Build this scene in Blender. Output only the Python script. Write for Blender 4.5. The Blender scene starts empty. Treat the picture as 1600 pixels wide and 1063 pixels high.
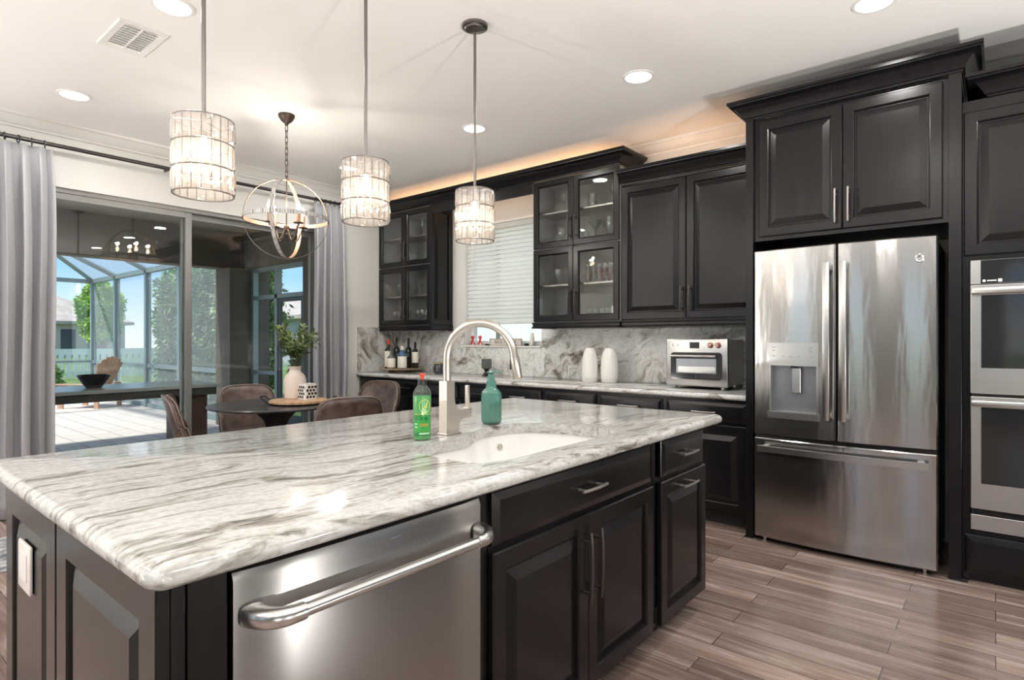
import bpy, bmesh, math, random
from mathutils import Vector, Matrix, noise
PI = math.pi
S = bpy.context.scene
COL = S.collection
random.seed(11)

# ------------------------------------------------------------------ camera
cd = bpy.data.cameras.new('camera')
cam = bpy.data.objects.new('camera', cd)
COL.objects.link(cam)
cam.location = (0, 0, 1.28)
cam.rotation_euler = (PI / 2, 0, math.radians(39.552))
cd.sensor_width = 36
cd.lens = 36 * 915 / 1600
cd.clip_start = 0.02
cd.clip_end = 400
S.camera = cam

# ------------------------------------------------------------------ view
S.view_settings.view_transform = 'Standard'
S.view_settings.look = 'None'
S.view_settings.gamma = 1
S.view_settings.use_curve_mapping = False
S.view_settings.exposure = 0.15
S.cycles.use_denoising = True
S.cycles.max_bounces = 10
S.cycles.diffuse_bounces = 5
S.cycles.glossy_bounces = 5
S.cycles.transmission_bounces = 8
S.cycles.transparent_max_bounces = 24
S.cycles.sample_clamp_indirect = 6
S.cycles.caustics_reflective = False
S.cycles.caustics_refractive = False

# ------------------------------------------------------------------ sky
W = bpy.data.worlds.new('sky')
S.world = W
W.use_nodes = True
wn = W.node_tree
wn.nodes.clear()
wo = wn.nodes.new('ShaderNodeOutputWorld')
wb = wn.nodes.new('ShaderNodeBackground')
wt = wn.nodes.new('ShaderNodeTexCoord')
ws = wn.nodes.new('ShaderNodeSeparateXYZ')
wr = wn.nodes.new('ShaderNodeValToRGB')
wn.links.new(wt.outputs['Generated'], ws.inputs[0])
wn.links.new(ws.outputs['Z'], wr.inputs[0])
wn.links.new(wr.outputs[0], wb.inputs[0])
wn.links.new(wb.outputs[0], wo.inputs[0])
e = wr.color_ramp.elements
e[0].position = 0.0
e[0].color = (0.78, 0.84, 0.88, 1)
e[1].position = 0.6
e[1].color = (0.42, 0.58, 0.84, 1)
m_ = e.new(0.10)
m_.color = (0.30, 0.54, 0.84, 1)
wb.inputs[1].default_value = 1.45


def lamp(name, kind, loc, energy, color=(1, 1, 1), parent=None, **kw):
    d = bpy.data.lights.new(name, kind)
    d.energy = energy
    d.color = color
    for k, v in kw.items():
        if k != 'rot':
            setattr(d, k, v)
    o = bpy.data.objects.new(name, d)
    COL.objects.link(o)
    o.location = loc
    if 'rot' in kw:
        o.rotation_euler = kw['rot']
    if parent is not None:
        o.parent = parent
        o.matrix_parent_inverse = Matrix.Translation(parent.location).inverted()
    return o


sun = lamp('sun', 'SUN', (20, -30, 40), 5.5, (1.0, 0.95, 0.88), angle=math.radians(3))
sun.rotation_euler = Vector((0.10, 0.50, -0.85)).to_track_quat('-Z', 'Y').to_euler()
CAN_W = 8.5
UP_W = 112.0
CAN_COL = (1.0, 0.97, 0.93)
PEND_W = 2.2
CHAND_W = 4.2
WARM = (1.0, 0.91, 0.80)


# ------------------------------------------------------------------ materials
def new_mat(name):
    m = bpy.data.materials.new(name)
    m.use_nodes = True
    nt = m.node_tree
    nt.nodes.clear()
    out = nt.nodes.new('ShaderNodeOutputMaterial')
    return m, nt, out


def pbr(name, col, rough=0.5, metal=0.0, spec=0.5, bump=None, aniso=0.0, **kw):
    m, nt, out = new_mat(name)
    p = nt.nodes.new('ShaderNodeBsdfPrincipled')
    p.inputs['Base Color'].default_value = (*col, 1)
    p.inputs['Roughness'].default_value = rough
    p.inputs['Metallic'].default_value = metal
    p.inputs['Specular IOR Level'].default_value = spec
    for k, v in kw.items():
        p.inputs[k.replace('_', ' ')].default_value = v
    nt.links.new(p.outputs[0], out.inputs[0])
    if aniso:      # horizontal brushing
        p.inputs['Anisotropic'].default_value = aniso
        p.inputs['Anisotropic Rotation'].default_value = 0.25
        tg = nt.nodes.new('ShaderNodeTangent')
        tg.direction_type = 'RADIAL'
        tg.axis = 'Z'
        nt.links.new(tg.outputs[0], p.inputs['Tangent'])
    if bump:
        scale, strength, dist = bump
        tc = nt.nodes.new('ShaderNodeTexCoord')
        mp = nt.nodes.new('ShaderNodeMapping')
        mp.inputs['Scale'].default_value = scale
        n = nt.nodes.new('ShaderNodeTexNoise')
        n.inputs['Scale'].default_value = 1
        n.inputs['Detail'].default_value = 3
        b = nt.nodes.new('ShaderNodeBump')
        b.inputs['Strength'].default_value = strength
        b.inputs['Distance'].default_value = dist
        nt.links.new(tc.outputs['Object'], mp.inputs[0])
        nt.links.new(mp.outputs[0], n.inputs['Vector'])
        nt.links.new(n.outputs['Fac'], b.inputs['Height'])
        nt.links.new(b.outputs[0], p.inputs['Normal'])
    return m


def emit(name, col, strength):
    m, nt, out = new_mat(name)
    p = nt.nodes.new('ShaderNodeEmission')
    p.inputs[0].default_value = (*col, 1)
    p.inputs[1].default_value = strength
    nt.links.new(p.outputs[0], out.inputs[0])
    return m


def clear(name, tint=(1, 1, 1), ior=1.5, rough=0.0, body=0.0, bodycol=(1, 1, 1), translucent=False, boost=1.0):
    """clear glass: see-through body with a fresnel reflection; `body` adds milky material in the glass"""
    m, nt, out = new_mat(name)
    t = nt.nodes.new('ShaderNodeBsdfTransparent')
    t.inputs[0].default_value = (*tint, 1)
    g = nt.nodes.new('ShaderNodeBsdfGlossy')
    g.inputs['Roughness'].default_value = rough
    f = nt.nodes.new('ShaderNodeFresnel')
    ge = nt.nodes.new('ShaderNodeNewGeometry')
    mr = nt.nodes.new('ShaderNodeMapRange')      # straight-through body: the same reflectance from inside and outside
    mr.inputs['To Min'].default_value = ior
    mr.inputs['To Max'].default_value = 1 / ior
    nt.links.new(ge.outputs['Backfacing'], mr.inputs['Value'])
    nt.links.new(mr.outputs[0], f.inputs[0])
    mx = nt.nodes.new('ShaderNodeMixShader')
    fac = f.outputs[0]
    if boost != 1.0:
        mm = nt.nodes.new('ShaderNodeMath')
        mm.operation = 'MULTIPLY'
        mm.inputs[1].default_value = boost
        mm.use_clamp = True
        nt.links.new(f.outputs[0], mm.inputs[0])
        fac = mm.outputs[0]
    nt.links.new(fac, mx.inputs[0])
    src = t.outputs[0]
    if body > 0:
        d = nt.nodes.new('ShaderNodeBsdfDiffuse')
        d.inputs[0].default_value = (*bodycol, 1)
        if translucent:
            d1 = d
            d2 = nt.nodes.new('ShaderNodeBsdfTranslucent')
            d2.inputs[0].default_value = (*bodycol, 1)
            d = nt.nodes.new('ShaderNodeMixShader')
            nt.links.new(d1.outputs[0], d.inputs[1])
            nt.links.new(d2.outputs[0], d.inputs[2])
        m2 = nt.nodes.new('ShaderNodeMixShader')
        m2.inputs[0].default_value = body
        nt.links.new(t.outputs[0], m2.inputs[1])
        nt.links.new(d.outputs[0], m2.inputs[2])
        src = m2.outputs[0]
    nt.links.new(src, mx.inputs[1])
    nt.links.new(g.outputs[0], mx.inputs[2])
    nt.links.new(mx.outputs[0], out.inputs[0])
    return m


def milky(name, col, amount):
    m, nt, out = new_mat(name)
    d = nt.nodes.new('ShaderNodeBsdfDiffuse')
    t = nt.nodes.new('ShaderNodeBsdfTranslucent')
    x = nt.nodes.new('ShaderNodeMixShader')
    x.inputs[0].default_value = amount
    for q in (d, t):
        q.inputs[0].default_value = (*col, 1)
    nt.links.new(d.outputs[0], x.inputs[1])
    nt.links.new(t.outputs[0], x.inputs[2])
    nt.links.new(x.outputs[0], out.inputs[0])
    return m


def ramp_node(nt, stops):
    r = nt.nodes.new('ShaderNodeValToRGB')
    el = r.color_ramp.elements
    while len(el) < len(stops):
        el.new(0.5)
    for x, (p, c) in zip(el, stops):
        x.position = p
        x.color = (*c, 1)
    return r


def stone(name, scale, rot, warp=0.35, rough=0.12, shift=0.0, soft=0.0, gain=1.0, fine=0.25):
    m, nt, out = new_mat(name)
    L = nt.links.new
    p = nt.nodes.new('ShaderNodeBsdfPrincipled')
    p.inputs['Roughness'].default_value = rough
    p.inputs['Specular IOR Level'].default_value = 0.55
    tc = nt.nodes.new('ShaderNodeTexCoord')
    w = nt.nodes.new('ShaderNodeTexNoise')
    w.inputs['Scale'].default_value = 1.7
    w.inputs['Detail'].default_value = 3
    L(tc.outputs['Object'], w.inputs['Vector'])
    sub = nt.nodes.new('ShaderNodeVectorMath')
    sub.operation = 'SUBTRACT'
    sub.inputs[1].default_value = (0.5, 0.5, 0.5)
    L(w.outputs['Color'], sub.inputs[0])
    sc = nt.nodes.new('ShaderNodeVectorMath')
    sc.operation = 'SCALE'
    sc.inputs['Scale'].default_value = warp
    L(sub.outputs[0], sc.inputs[0])
    ad = nt.nodes.new('ShaderNodeVectorMath')
    ad.operation = 'ADD'
    L(tc.outputs['Object'], ad.inputs[0])
    L(sc.outputs[0], ad.inputs[1])
    r0 = nt.nodes.new('ShaderNodeVectorRotate')
    r0.rotation_type = 'EULER_XYZ'
    r0.inputs['Rotation'].default_value = rot
    L(ad.outputs[0], r0.inputs['Vector'])
    mp = nt.nodes.new('ShaderNodeMapping')
    mp.inputs['Scale'].default_value = scale
    mp.inputs['Location'].default_value = (shift, shift * 2, 0)
    L(r0.outputs[0], mp.inputs[0])
    n1 = nt.nodes.new('ShaderNodeTexNoise')
    n1.inputs['Scale'].default_value = 1.0
    n1.inputs['Detail'].default_value = 9
    n1.inputs['Roughness'].default_value = 0.66
    n1.inputs['Distortion'].default_value = 0.7
    L(mp.outputs[0], n1.inputs['Vector'])
    stops = [(0.29, (0.035, 0.031, 0.027)), (0.37, (0.16, 0.145, 0.12)), (0.435, (0.40, 0.375, 0.33)),
             (0.49, (0.62, 0.605, 0.565)), (0.56, (0.71, 0.70, 0.67)), (0.64, (0.50, 0.475, 0.42)), (0.75, (0.66, 0.65, 0.61))]
    av = (0.50, 0.49, 0.455)
    stops = [(q, tuple(x * 0.86 for x in c)) for q, c in stops]
    rp = ramp_node(nt, [(q, tuple((c[i] * (1 - soft) + av[i] * soft) * (0.97, 1.0, 1.035)[i] * gain for i in range(3))) for q, c in stops])
    m3 = nt.nodes.new('ShaderNodeMapping')
    m3.inputs['Scale'].default_value = tuple(q * 2.4 for q in scale)
    L(r0.outputs[0], m3.inputs[0])
    n3 = nt.nodes.new('ShaderNodeTexNoise')
    n3.inputs['Scale'].default_value = 1.0
    n3.inputs['Detail'].default_value = 6
    n3.inputs['Roughness'].default_value = 0.6
    n3.inputs['Distortion'].default_value = 0.4
    L(m3.outputs[0], n3.inputs['Vector'])
    bl_ = nt.nodes.new('ShaderNodeMix')
    bl_.inputs[0].default_value = fine
    L(n1.outputs['Fac'], bl_.inputs[2])
    L(n3.outputs['Fac'], bl_.inputs[3])
    L(bl_.outputs[0], rp.inputs[0])
    n2 = nt.nodes.new('ShaderNodeTexNoise')
    n2.inputs['Scale'].default_value = 60
    n2.inputs['Detail'].default_value = 4
    L(tc.outputs['Object'], n2.inputs['Vector'])
    r2 = ramp_node(nt, [(0.35, (0.72, 0.70, 0.66)), (0.6, (1.05, 1.05, 1.05))])
    L(n2.outputs['Fac'], r2.inputs[0])
    mu = nt.nodes.new('ShaderNodeMix')
    mu.data_type = 'RGBA'
    mu.blend_type = 'MULTIPLY'
    mu.inputs[0].default_value = 0.55
    L(rp.outputs[0], mu.inputs[6])
    L(r2.outputs[0], mu.inputs[7])
    L(mu.outputs[2], p.inputs['Base Color'])
    L(p.outputs[0], out.inputs[0])
    return m


def planks(name):
    m, nt, out = new_mat(name)
    L = nt.links.new
    p = nt.nodes.new('ShaderNodeBsdfPrincipled')
    tc = nt.nodes.new('ShaderNodeTexCoord')
    br = nt.nodes.new('ShaderNodeTexBrick')
    br.offset = 0.37
    br.inputs['Scale'].default_value = 1
    br.inputs['Brick Width'].default_value = 0.92
    br.inputs['Row Height'].default_value = 0.128
    br.inputs['Mortar Size'].default_value = 0.0022
    br.inputs['Mortar Smooth'].default_value = 0.3
    br.inputs['Color1'].default_value = (0, 0, 0, 1)
    br.inputs['Color2'].default_value = (1, 1, 1, 1)
    br.inputs['Mortar'].default_value = (0.5, 0.5, 0.5, 1)
    L(tc.outputs['Object'], br.inputs['Vector'])
    mp = nt.nodes.new('ShaderNodeMapping')
    mp.inputs['Scale'].default_value = (1.6, 22, 1)
    L(tc.outputs['Object'], mp.inputs[0])
    off = nt.nodes.new('ShaderNodeVectorMath')
    off.operation = 'MULTIPLY_ADD'
    off.inputs[1].default_value = (7, 3, 5)
    L(br.outputs['Color'], off.inputs[0])
    L(mp.outputs[0], off.inputs[2])
    n = nt.nodes.new('ShaderNodeTexNoise')
    n.inputs['Scale'].default_value = 1
    n.inputs['Detail'].default_value = 7
    n.inputs['Roughness'].default_value = 0.62
    n.inputs['Distortion'].default_value = 0.5
    L(off.outputs[0], n.inputs['Vector'])
    rp = ramp_node(nt, [(0.26, (0.14, 0.098, 0.08)), (0.42, (0.225, 0.164, 0.139)), (0.55, (0.315, 0.245, 0.215)), (0.72, (0.42, 0.35, 0.32))])
    L(n.outputs['Fac'], rp.inputs[0])
    tone = ramp_node(nt, [(0.0, (0.62, 0.58, 0.56)), (0.5, (0.95, 0.92, 0.90)), (1.0, (1.28, 1.24, 1.22))])
    L(br.outputs['Color'], tone.inputs[0])
    mu = nt.nodes.new('ShaderNodeMix')
    mu.data_type = 'RGBA'
    mu.blend_type = 'MULTIPLY'
    mu.inputs[0].default_value = 1
    L(rp.outputs[0], mu.inputs[6])
    L(tone.outputs[0], mu.inputs[7])
    gm = nt.nodes.new('ShaderNodeMix')
    gm.data_type = 'RGBA'
    L(br.outputs['Fac'], gm.inputs[0])
    L(mu.outputs[2], gm.inputs[6])
    gm.inputs[7].default_value = (0.05, 0.036, 0.030, 1)
    L(gm.outputs[2], p.inputs['Base Color'])
    rr = ramp_node(nt, [(0.3, (0.20, 0.20, 0.20)), (0.7, (0.30, 0.30, 0.30))])
    L(n.outputs['Fac'], rr.inputs[0])
    L(rr.outputs[0], p.inputs['Roughness'])
    b = nt.nodes.new('ShaderNodeBump')
    b.inputs['Strength'].default_value = 0.25
    b.inputs['Distance'].default_value = 0.002
    b.invert = True
    L(br.outputs['Fac'], b.inputs['Height'])
    L(b.outputs[0], p.inputs['Normal'])
    L(p.outputs[0], out.inputs[0])
    return m


def tiles(name, w, h, c1, c2, mortar, msize=0.006, rough=0.8):
    m, nt, out = new_mat(name)
    L = nt.links.new
    p = nt.nodes.new('ShaderNodeBsdfPrincipled')
    p.inputs['Roughness'].default_value = rough
    tc = nt.nodes.new('ShaderNodeTexCoord')
    br = nt.nodes.new('ShaderNodeTexBrick')
    br.inputs['Scale'].default_value = 1
    br.inputs['Brick Width'].default_value = w
    br.inputs['Row Height'].default_value = h
    br.inputs['Mortar Size'].default_value = msize
    br.inputs['Color1'].default_value = (*c1, 1)
    br.inputs['Color2'].default_value = (*c2, 1)
    br.inputs['Mortar'].default_value = (*mortar, 1)
    L(tc.outputs['Object'], br.inputs['Vector'])
    L(br.outputs['Color'], p.inputs['Base Color'])
    L(p.outputs[0], out.inputs[0])
    return m


def mottled(name, c1, c2, scale, rough=0.7, stretch=(1, 1, 1), lo=0.35, hi=0.65, bump=0.0, spec=0.5, detail=5):
    m, nt, out = new_mat(name)
    L = nt.links.new
    p = nt.nodes.new('ShaderNodeBsdfPrincipled')
    p.inputs['Roughness'].default_value = rough
    p.inputs['Specular IOR Level'].default_value = spec
    tc = nt.nodes.new('ShaderNodeTexCoord')
    mp = nt.nodes.new('ShaderNodeMapping')
    mp.inputs['Scale'].default_value = stretch
    n = nt.nodes.new('ShaderNodeTexNoise')
    n.inputs['Scale'].default_value = scale
    n.inputs['Detail'].default_value = detail
    rp = ramp_node(nt, [(lo, c1), (hi, c2)])
    L(tc.outputs['Object'], mp.inputs[0])
    L(mp.outputs[0], n.inputs['Vector'])
    L(n.outputs['Fac'], rp.inputs[0])
    L(rp.outputs[0], p.inputs['Base Color'])
    if bump:
        b = nt.nodes.new('ShaderNodeBump')
        b.inputs['Strength'].default_value = bump
        b.inputs['Distance'].default_value = 0.004
        L(n.outputs['Fac'], b.inputs['Height'])
        L(b.outputs[0], p.inputs['Normal'])
    L(p.outputs[0], out.inputs[0])
    return m


M = {}
M['wall'] = pbr('wall_paint', (0.74, 0.735, 0.705), 0.7, spec=0.2)
M['wallgrey'] = pbr('grey_reflected_wall', (0.13, 0.127, 0.124), 0.7, spec=0.2)  # unseen front wall, toned down so the fridge reflections gain contrast
M['walldark'] = pbr('dark_reflected_wall', (0.014, 0.013, 0.0125), 0.6, spec=0.2)  # unseen right wall, made dark so the island fronts reflect dark
M['ceiling'] = pbr('ceiling_paint', (0.86, 0.845, 0.82), 0.8, spec=0.2, bump=((60, 60, 60), 0.12, 0.003))
M['trim'] = pbr('white_trim', (0.82, 0.81, 0.78), 0.4)
M['floor'] = planks('plank_tile')
M['dark'] = mottled('espresso_wood', (0.0046, 0.0045, 0.0052), (0.0085, 0.0076, 0.0082), 1.0, 0.24, (30, 30, 3), spec=0.36)
M['dark_in'] = pbr('cabinet_interior', (0.30, 0.295, 0.285), 0.5)
M['kick'] = pbr('toe_kick_black', (0.008, 0.008, 0.008), 0.6)
M['granite'] = stone('island_granite', (19.0, 1.5, 19.0), (0, 0, math.radians(6)), 0.24, soft=0.0, gain=0.94, fine=0.42)
M['granite2'] = stone('counter_granite', (1.6, 13.0, 13.0), (0, 0, math.radians(-8)), 0.35, shift=3.1, gain=1.15)
M['splash'] = stone('splash_granite', (2.2, 9.0, 8.5), (0, math.radians(28), 0), 0.75, shift=1.3, gain=1.3)
M['splash_side'] = stone('splash_granite_steep', (9.0, 8.5, 2.4), (math.radians(-24), 0, 0), 0.6, shift=5.3, gain=1.25)
M['steel'] = pbr('stainless', (0.50, 0.492, 0.48), 0.17, 1.0, bump=((7.0, 7.0, 1.3), 0.16, 0.02), aniso=0.75)
M['steel_dw'] = pbr('stainless_brushed', (0.40, 0.392, 0.378), 0.28, 1.0, bump=((1.6, 1.6, 1.2), 0.06, 0.02), aniso=0.7)
M['steel_light'] = pbr('satin_steel', (0.58, 0.572, 0.556), 0.27, 1.0)
M['nickel'] = pbr('brushed_nickel', (0.60, 0.555, 0.50), 0.34, 1.0)
M['pull'] = pbr('pull_bronze', (0.115, 0.10, 0.095), 0.32, 0.85)
M['pull_light'] = pbr('pull_pewter', (0.40, 0.37, 0.36), 0.35, 0.9)
M['black'] = pbr('black_plastic', (0.012, 0.012, 0.013), 0.35)
M['blackmetal'] = pbr('black_iron', (0.02, 0.02, 0.022), 0.45, 0.6)
M['gap'] = pbr('shadow_gap_black', (0.004, 0.004, 0.004), 0.8)
M['ovenglass'] = pbr('oven_black_glass', (0.016, 0.017, 0.018), 0.06, spec=0.6)
M['pane'] = clear('window_glass', (0.97, 0.985, 0.98), 1.5)
M['slider'] = clear('slider_glass', (0.965, 0.98, 0.972), 1.5, boost=1.2)
M['cabglass'] = clear('cabinet_glass', (0.95, 0.96, 0.95), 1.45)
M['crystal'] = clear('crystal', (0.90, 0.875, 0.85), 1.65, 0.03, 0.15, (0.95, 0.90, 0.85), True, boost=2.2)
M['glassware'] = clear('clear_glassware', (0.90, 0.92, 0.92), 1.6, 0.03, 0.03, (0.9, 0.9, 0.9), boost=2.0)
M['glasspink'] = clear('pink_glassware', (0.85, 0.45, 0.42), 1.6, 0.03, 0.25, (0.7, 0.2, 0.18))
M['screen'] = clear('insect_screen', (1, 1, 1), 1.0, 0.5, 0.17, (0.66, 0.72, 0.74))  # blue-grey body also holds the sun-glare haze
M['screen2'] = clear('insect_screen_hazed', (1, 1, 1), 1.0, 0.5, 0.45, (0.80, 0.84, 0.86))  # whitish sunlit haze of the roof screens put into the colour
M['porcelain'] = pbr('white_porcelain', (0.80, 0.79, 0.77), 0.10)
M['ceramic'] = pbr('white_ceramic', (0.78, 0.77, 0.73), 0.22)
M['ivory'] = pbr('ivory_plastic', (0.78, 0.74, 0.68), 0.35)
M['white'] = pbr('white_plastic', (0.82, 0.81, 0.79), 0.4)
M['blind'] = milky('white_blind', (0.93, 0.93, 0.915), 0.6)
M['curtain'] = pbr('silver_curtain', (0.40, 0.40, 0.425), 0.38, spec=0.5, Sheen_Weight=0.3, bump=((40, 40, 14), 0.15, 0.004))
M['rod'] = pbr('rod_gunmetal', (0.085, 0.08, 0.08), 0.35, 0.9)
M['fixture'] = pbr('pendant_metal', (0.22, 0.20, 0.19), 0.3, 0.95)
M['antique'] = pbr('antique_bronze', (0.10, 0.075, 0.06), 0.42, 0.8)
M['orbin'] = pbr('orb_inner_rust', (0.42, 0.27, 0.19), 0.45, 0.6)
M['bulb'] = emit('lamp_bulb', (1.0, 0.83, 0.62), 16)
M['can'] = emit('downlight_lens', (1.0, 0.96, 0.9), 7)
M['led'] = emit('led_tape', (1.0, 0.55, 0.25), 4)
M['leather'] = mottled('brown_leather', (0.070, 0.046, 0.038), (0.135, 0.095, 0.080), 16, 0.36, bump=0.12)
M['piping'] = pbr('leather_piping', (0.24, 0.19, 0.16), 0.5)
M['tabletop'] = mottled('charcoal_tabletop', (0.035, 0.035, 0.038), (0.065, 0.064, 0.068), 9, 0.26)
M['wood'] = mottled('board_wood', (0.36, 0.21, 0.11), (0.60, 0.41, 0.25), 3, 0.5, (3, 26, 3))
M['traywood'] = mottled('tray_wood', (0.30, 0.19, 0.10), (0.56, 0.42, 0.28), 3, 0.5, (3, 20, 3))
M['blush'] = pbr('blush_ceramic', (0.74, 0.64, 0.57), 0.6)
M['leaf'] = mottled('olive_leaf', (0.055, 0.095, 0.026), (0.17, 0.24, 0.08), 14, 0.5)
M['leaf_pale'] = pbr('pale_leaf', (0.40, 0.40, 0.26), 0.55)
M['stem'] = pbr('plant_stem', (0.08, 0.065, 0.035), 0.7)
M['teal'] = pbr('teal_glass_pump', (0.085, 0.215, 0.175), 0.14, spec=0.5, bump=((22, 22, 22), 0.15, 0.004), Coat_Weight=0.4)
M['soapgreen'] = pbr('green_soap', (0.055, 0.36, 0.075), 0.16, spec=0.6)
M['soapdark'] = pbr('label_dark_green', (0.02, 0.20, 0.06), 0.4)
M['soapclear'] = clear('clear_plastic', (0.93, 0.95, 0.93), 1.45, 0.05, 0.05, (0.8, 0.8, 0.8))
M['yellow'] = pbr('label_yellow', (0.72, 0.75, 0.16), 0.4)
M['orange'] = pbr('label_orange', (0.80, 0.38, 0.08), 0.4)
M['palegreen'] = pbr('label_pale_green', (0.50, 0.80, 0.50), 0.4)
M['redcap'] = pbr('red_cap', (0.62, 0.06, 0.03), 0.35)
M['cream'] = pbr('cream_label', (0.78, 0.75, 0.66), 0.6)
M['winedark'] = pbr('dark_bottle_glass', (0.010, 0.014, 0.012), 0.08)
M['blueglass'] = pbr('blue_bottle_glass', (0.05, 0.11, 0.22), 0.08)
M['gold'] = pbr('gold_lid', (0.60, 0.50, 0.30), 0.3, 0.8)
M['smoke'] = pbr('smoked_glass', (0.10, 0.115, 0.105), 0.12)
M['charcoalglass'] = pbr('charcoal_jar', (0.045, 0.048, 0.055), 0.2)
M['redpaint'] = pbr('red_paint', (0.55, 0.05, 0.07), 0.4)
M['signwood'] = pbr('whitewashed_sign', (0.66, 0.62, 0.57), 0.7)
M['signink'] = pbr('sign_lettering', (0.20, 0.18, 0.17), 0.7)
M['copper'] = pbr('copper_knob', (0.44, 0.20, 0.13), 0.25, 0.9)
M['display'] = pbr('dark_display', (0.02, 0.02, 0.018), 0.15)
M['dispgrey'] = pbr('dispenser_grey', (0.30, 0.31, 0.33), 0.3, 0.6)
M['slidermetal'] = pbr('slider_frame_grey', (0.27, 0.27, 0.26), 0.4, 0.5)
M['cagemetal'] = pbr('cage_aluminium', (0.30, 0.37, 0.38), 0.5, 0.3)
M['darkframe'] = pbr('door_frame_dark', (0.05, 0.065, 0.075), 0.45, 0.3)
M['stucco'] = pbr('taupe_stucco', (0.16, 0.14, 0.115), 0.85, bump=((50, 50, 50), 0.3, 0.004))
M['lanai'] = pbr('lanai_ceiling_taupe', (0.34, 0.31, 0.25), 0.8)
M['paver'] = tiles('patio_paver', 0.42, 0.28, (0.64, 0.58, 0.53), (0.55, 0.51, 0.48), (0.36, 0.33, 0.31), 0.010)
M['bartop'] = pbr('bar_top_sky_sheen', (0.46, 0.50, 0.485), 0.25)  # lightened: the reflected sky is put into the colour
M['barbase'] = pbr('bar_base_charcoal', (0.07, 0.068, 0.064), 0.5)
M['barleg'] = mottled('bar_leg_brown', (0.07, 0.035, 0.025), (0.12, 0.065, 0.05), 4, 0.5, (20, 20, 2))
M['bowl'] = pbr('black_bowl', (0.030, 0.020, 0.022), 0.2)
M['adirondack'] = mottled('adirondack_tan', (0.50, 0.30, 0.20), (0.62, 0.41, 0.29), 5, 0.6)
M['fence'] = pbr('white_fence', (0.80, 0.80, 0.76), 0.5)
M['grass'] = mottled('lawn_green', (0.07, 0.13, 0.03), (0.16, 0.23, 0.07), 3, 0.9)
M['roof'] = mottled('roof_tile_tan', (0.36, 0.31, 0.28), (0.46, 0.41, 0.37), 2, 0.8)
M['siding'] = pbr('pale_siding', (0.80, 0.83, 0.83), 0.7)
M['housewall'] = pbr('neighbour_wall', (0.50, 0.46, 0.42), 0.8)
M['housewall2'] = pbr('neighbour_wall_grey', (0.36, 0.39, 0.42), 0.8)
M['houseglass'] = pbr('neighbour_window', (0.06, 0.08, 0.10), 0.1)
M['treelime'] = mottled('lime_leaves', (0.16, 0.30, 0.03), (0.42, 0.62, 0.10), 2.2, 0.6)
M['bushleaf'] = mottled('bush_leaves', (0.10, 0.20, 0.06), (0.30, 0.46, 0.18), 3.0, 0.45)
M['bushpale'] = mottled('bush_pale_leaves', (0.20, 0.26, 0.14), (0.50, 0.52, 0.36), 3.0, 0.5)
M['bark'] = pbr('bark_brown', (0.10, 0.075, 0.05), 0.9)
M['mosaic'] = tiles('mirror_mosaic', 0.012, 0.03, (0.62, 0.60, 0.58), (0.42, 0.41, 0.40), (0.12, 0.11, 0.10), 0.0012, 0.18)
M['rug'] = mottled('patterned_rug', (0.10, 0.11, 0.13), (0.55, 0.54, 0.53), 14, 0.95)


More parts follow.
